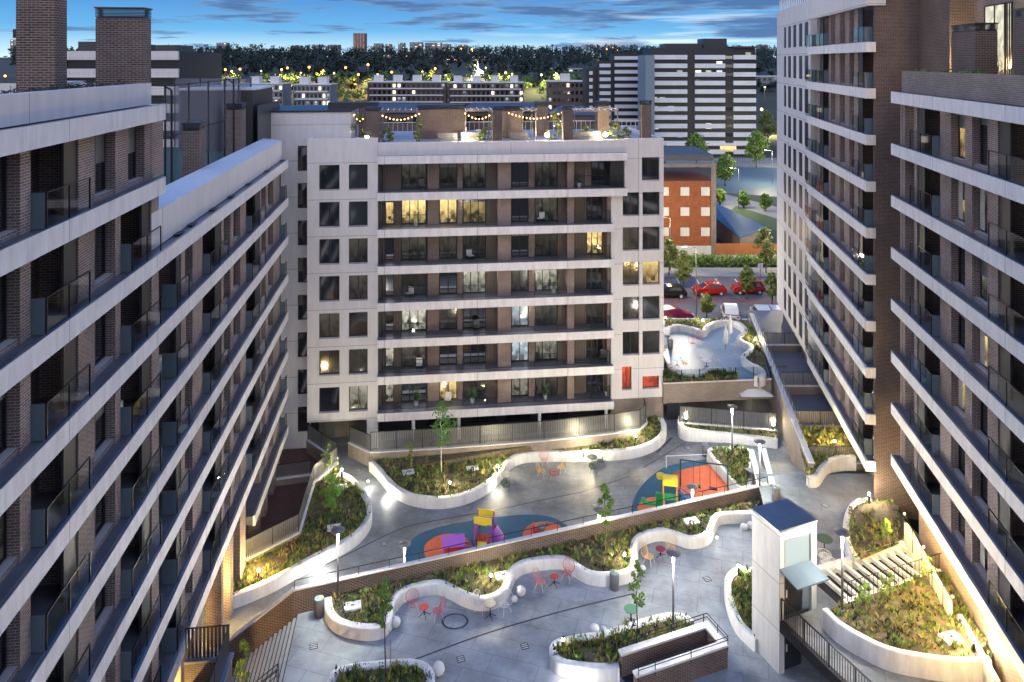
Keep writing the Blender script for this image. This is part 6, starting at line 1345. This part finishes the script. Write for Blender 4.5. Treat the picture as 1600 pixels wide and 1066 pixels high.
# shed with blue roof and its orange wall
shp = [at(1118, 330, 7.5), at(1137, 375, 7.0), at(1190, 352, 7.0), at(1150, 318, 7.5)]
sh = thing('shed', 'low shed with a big blue metal roof beside the brick house', 'shed'); m = MB()
A, B_, C_, D_ = Vector((35, 113, 7.4)), Vector((36.5, 100.8 + 7, 6.2)), Vector((50, 110, 6.2)), Vector((46, 136, 7.4))
xa, xb = (1118 - CX) / F * 128, (1197 - CX) / F * 112
m = MB(); q = [at(1112, 314, 7.2), at(1112, 336, 6.0), at(1156, 371, 6.0), at(1198, 355, 7.2)]
m.q([tuple(p) for p in q]); m.q([tuple(p + Vector((0, 0, -.25))) for p in reversed(q)])
for i in range(4): a_, b_ = q[i], q[(i + 1) % 4]; m.q([a_, a_ + Vector((0, 0, -.25)), b_ + Vector((0, 0, -.25)), b_])
m.build('roof', slats('blue_roof_sheet', (.09, .17, .23), .5, .45), sh); m = MB()
for i in range(4):
    a_, b_ = q[i] * 1, q[(i + 1) % 4] * 1; m.q([a_ + Vector((0, 0, -.26)), Vector((a_.x, a_.y, SZ - .5)), Vector((b_.x, b_.y, SZ - .5)), b_ + Vector((0, 0, -.26))])
m.build('wall', M['brickg'], sh)
ow = thing('orange_wall', 'low orange rendered wall with pale base along the far pavement', 'wall', at(1118, 408, SZ)); l = ((1205 - 1118) / F * 112)
MB().box(0, l + 2, 0, .3, .9, 2.5).build('wall_panel', plain('orange_render', (.36, .13, .045), .8, 0, .15, 1), ow); MB().box(0, l + 2, -.06, .36, -.3, .9).build('plinth', M['cap'], ow)
# blue sports court and path in the park
sheet('sports_court', [(at(1120, 262, SZ).x, at(1120, 262, SZ).y), (at(1118, 300, SZ).x, at(1118, 300, SZ).y), (at(1240, 310, SZ).x, at(1240, 310, SZ).y), (at(1240, 262, SZ).x, at(1240, 262, SZ).y)], SZ + .01, plain('blue_court', (.05, .10, .15), .6, 0, .1, .2))
sheet('park_path', [(at(u, v, SZ).x, at(u, v, SZ).y) for u, v in ((1118, 300), (1118, 318), (1240, 372), (1240, 330))], SZ + .014, pvm); sheet('park_lawn', [(at(u, v, SZ).x, at(u, v, SZ).y) for u, v in ((1140, 330), (1150, 322), (1240, 350), (1240, 372))], SZ + .02, plain('lawn', (.06, .10, .03), .9, 0, .3, 1))
sheet('park_path', [(at(u, v, SZ).x, at(u, v, SZ).y) for u, v in ((1040, 262), (1240, 262), (1240, 247), (1040, 247))], SZ + .016, pvm)
pf = thing('court_railing', 'thin railing along the park path by the blue court', 'railing', at(1118, 256, SZ)); m = MB()
for i in range(40): m.box(i * .7, i * .7 + .05, 0, .05, 0, 2.6)
m.box(0, 28, 0, .05, 2.6, 2.66); m.build('rail_frame', M['metal'], pf)
# mid-distance brick blocks
bk = plain('reddish_facade', (.11, .085, .08), .8, 0, .25, .2); bk2 = plain('greyish_facade', (.20, .21, .23), .8, 0, .2, .2)
for i, (l_, u0, u1, Yd, vt, wl_, c, pen) in enumerate((('long brick apartment block with many lit windows behind the roof terrace', 574, 696, 330, 129, bk, 16, 4), ('brick apartment block continuing east of the long one', 700, 818, 332, 130, bk, 16, 4), ('pale apartment block with balconies west of the long brick one', 458, 516, 300, 133, bk2, 9, 2), ('low brick block at the striped wing', 856, 912, 300, 128, bk, 8, 1),
        ('pale apartment block right behind the rooftop net', 380, 442, 310, 132, bk2, 9, 2), ('grey apartment block west of the rooftop net', 284, 366, 320, 133, bk2, 12, 3), ('low white building among the far trees', 832, 912, 520, 108, bk2, 10, 1), ('low building east of the striped block', 1182, 1250, 420, 120, bk2, 8, 0))):
    far_block(l_, u0, u1, Yd, vt, SZ if Yd < 500 else 20, 2.9, c, wl_, 'glass', 12, .38, .55, .5, 'distant apartment blocks', seed=i + 3, penth=pen, balc=(i in (0, 1, 2, 4, 5)))
# near roofs right behind the end block
for i, (l_, u0, u1, Yd, vt) in enumerate((('low tiled roof building behind the roof terrace, west part', 560, 720, 150, 152), ('low tiled roof building behind the roof terrace, middle part', 722, 860, 160, 150), ('low tiled roof building behind the roof terrace, east part', 862, 930, 150, 156))):
    t = far_block(l_, u0, u1, Yd, vt + 24, SZ, 3, 8, bk, 'glass', 10, .15, .5, .4, 'low houses behind the terrace', roof=False, seed=i)
    w = (u1 - u0) / F * Yd; h = HC - (vt + 24 - HV) / F * Yd - SZ; m = MB(); m.v += [(-w / 2 - .4, -.6, h), (w / 2 + .4, -.6, h), (w / 2 - 2, 5, h + 1.6), (-w / 2 + 2, 5, h + 1.6), (w / 2 + .4, 10.6, h), (-w / 2 - .4, 10.6, h)]; m.f += [(0, 1, 2, 3), (1, 4, 2), (4, 5, 3, 2), (5, 0, 3)]; m.m = [0] * 4; m.build('roof', plain('slate_roof%d' % i, (.06, .075, .10), .6, 0, .2, .6), t)
# skyline
tw = far_block('lone brick tower block on the skyline', 552, 570, 1900, 52, 30, 3.2, 4, plain('far_brick', (.22, .12, .11), .8), 'glass', 30, .1, .5, .4, seed=4, name='tower_block')
for i, (u0, u1, vt) in enumerate(((338, 354, 67), (584, 597, 68), (602, 611, 69), (622, 632, 67), (640, 660, 66), (664, 690, 67), (692, 704, 69), (512, 530, 70), (1186, 1200, 70), (16, 32, 62), (456, 470, 71), (488, 500, 70), (716, 730, 70))):
    far_block('small dusky block on the skyline, ' + ['west of the rooftop net', 'first east of the lone tower', 'second east of the lone tower', 'third east of the lone tower', 'fourth east of the lone tower', 'fifth east of the lone tower, widest', 'sixth east of the lone tower', 'west of the lone tower', 'by the pale tower edge', 'behind the first chimney', 'low, above the pale west block', 'second west of the lone tower', 'last east of the lone tower'][i], u0, u1, 1700, vt, 20, 4, 0 or 3, bk2, 'glass', 20, .3, .5, .3, 'small blocks along the skyline', seed=i + 40, roof=False)
# church-like white building, lit
ch = thing('church', 'small floodlit white church with a spire among the trees', 'church', (X(746, 446), 446, 22.5)); ch.scale = (.62, .62, .62); MB().box(-6, 6, 0, 10, -8, 6).build('wall', M['bench'], ch); MB().tube((0, 2, 6), (0, 2, 17), 2.2, 8, .1).build('spire', M['bench'], ch)
m = MB(); m.v += [(-6.5, -.5, 6), (6.5, -.5, 6), (6.5, 10.5, 6), (-6.5, 10.5, 6), (0, -.5, 10), (0, 10.5, 10)]; m.f += [(0, 1, 4), (1, 2, 5, 4), (2, 3, 5), (3, 0, 4, 5)]; m.m = [0] * 4; m.build('roof', M['bench'], ch); light((0, -16, 3), 16000, (1, .78, .6), 1, parent=ch)

# ---- woods over the hills
rng = random.Random(8); m = MB(); m2 = MB()
for i in range(2300):
    y = 405 + 600 * rng.random() ** 1.1; x = rng.uniform(-.66, .46) * y
    if noise.noise(Vector((x * .012, y * .012, 3))) < -.22: continue
    z = gh(x, y); h = rng.uniform(5, 17)
    if y < 440: h *= .45
    elif y < 480: h *= .7
    w = h * rng.uniform(.16, .30)
    for c in range(6): cc = Vector((x + rng.uniform(-1, 1) * w, y + rng.uniform(-2, 2), z + h * rng.uniform(.35, .9))); leaves(m, cc, w * rng.uniform(.6, 1.1), 10, 1.15, rng, .9)
tag(m.build('woods', M['leafd']), 'dark wooded hillside below the skyline', 'woods', None, 'stuff')
for i in range(520):
    y = rng.uniform(345, 432); x = rng.uniform(-.46, .12) * y; z = gh(x, y); h = rng.uniform(3, 7.5) if y > 400 else rng.uniform(4, 9); w = h * .3
    if y < 400 and noise.noise(Vector((x * .03, 5, 3))) < 0: continue
    for c in range(5): cc = Vector((x + rng.uniform(-1, 1) * w, y + rng.uniform(-1, 1), z + h * rng.uniform(.4, .9))); leaves(m2, cc, w * .7, 12, .6, rng, .9)
tag(m2.build('park_woods', M['leaf']), 'belt of park trees lit amber by the street lamps at the foot of the hill', 'woods', None, 'stuff')
# conifers on the east skyline
m = MB()
for i in range(150):
    y = rng.uniform(820, 900); x = rng.uniform(-.0, .36) * y; z = gh(x, y); h = rng.uniform(8, 17)
    for c in range(7): f = c / 7; leaves(m, Vector((x, y, z + h * (.2 + .8 * f))), (1 - f) * 2.4 + .5, 9, 1.0, rng, .9)
tag(m.build('conifer_woods', M['leafd']), 'row of dark conifers on the eastern skyline', 'woods', None, 'stuff')
# park and street lamps glowing between the trees
pole = cached(('fl_p',), lambda: MB().tube((0, 0, 0), (0, 0, 1), .12, 5).mesh('pole', M['metal'])); 
hd_y = MB().ball((0, 0, 0), 1, 8, 6).mesh('lantern', M['lampy'], True); hd_w = MB().ball((0, 0, 0), 1, 8, 6).mesh('lantern', emit('pale_lantern', (1, .70, .28), 4), True)
FLs = [(285, 112, 0), (312, 110, 0), (352, 108, 0), (362, 109, 0), (375, 110, 0), (408, 111, 1), (440, 107, 0), (449, 109, 0), (483, 106, 0), (505, 110, 0), (522, 112, 1), (618, 86, 0), (628, 87, 0), (636, 86, 0), (643, 88, 0), (652, 86, 0), (612, 112, 0), (560, 114, 0), (590, 118, 1), (660, 112, 1), (697, 116, 1), (680, 110, 0), (720, 78, 0), (737, 77, 0), (705, 86, 0), (742, 104, 1), (759, 106, 1), (790, 112, 0), (800, 118, 1), (846, 118, 1), (870, 115, 1), (330, 114, 0), (300, 116, 1), (470, 114, 1), (540, 104, 0), (575, 104, 0), (27, 115, 0), (8, 118, 0), (30, 112, 0), (957, 76, 0), (948, 77, 0), (965, 77, 0), (1195, 139, 1), (1190, 172, 1), (1200, 178, 1)]
for i, (u, v, k) in enumerate(FLs):
    yy = (425 - (i % 3) * 9) if v > 103 else (640 if v > 90 else 800)
    if u > 1180: yy = 300
    v = v + ((i * 37) % 7 - 3) * .9; z = HC - (v - HV) / F * yy; xx = (u - CX) / F * yy; r_ = (.7 + .11 * ((i * 13) % 7)) * .42 if k else .6
    if u in (720, 737): r_ = 1.3
    t = thing('distant_lamp', ('pale' if k else 'orange') + ' far lamp among trees ' + ('behind the tall chimneys' if u < 60 else 'above the grey west block' if u < 380 else 'above the pale west blocks' if u < 530 else 'above the long brick block' if u < 700 else 'above the eastern brick block' if u < 830 else 'near the low white building' if u < 930 else 'over the striped wing' if u < 1000 else 'beside the pale tower') + (', high on the hill' if v < 100 else ''), 'street lamp', (xx, yy, z), 0, ('pale' if k else 'orange') + ' lamps among the far trees')
    o = put('lantern', hd_w if k else hd_y, t); o.scale = (r_,) * 3; hgt = max(2, z - gh(xx, yy)); p_ = put('pole', pole, t, (0, 0, -hgt)); p_.scale = (1, 1, hgt)
    if i % 3 != 1 and u > 290: light((0, -2, 1.5), 26000 if yy < 500 else 60000, (1, .55, .14) if not k else (1, .85, .35), .8, spot=138, parent=t)
print('lights', NL[0])
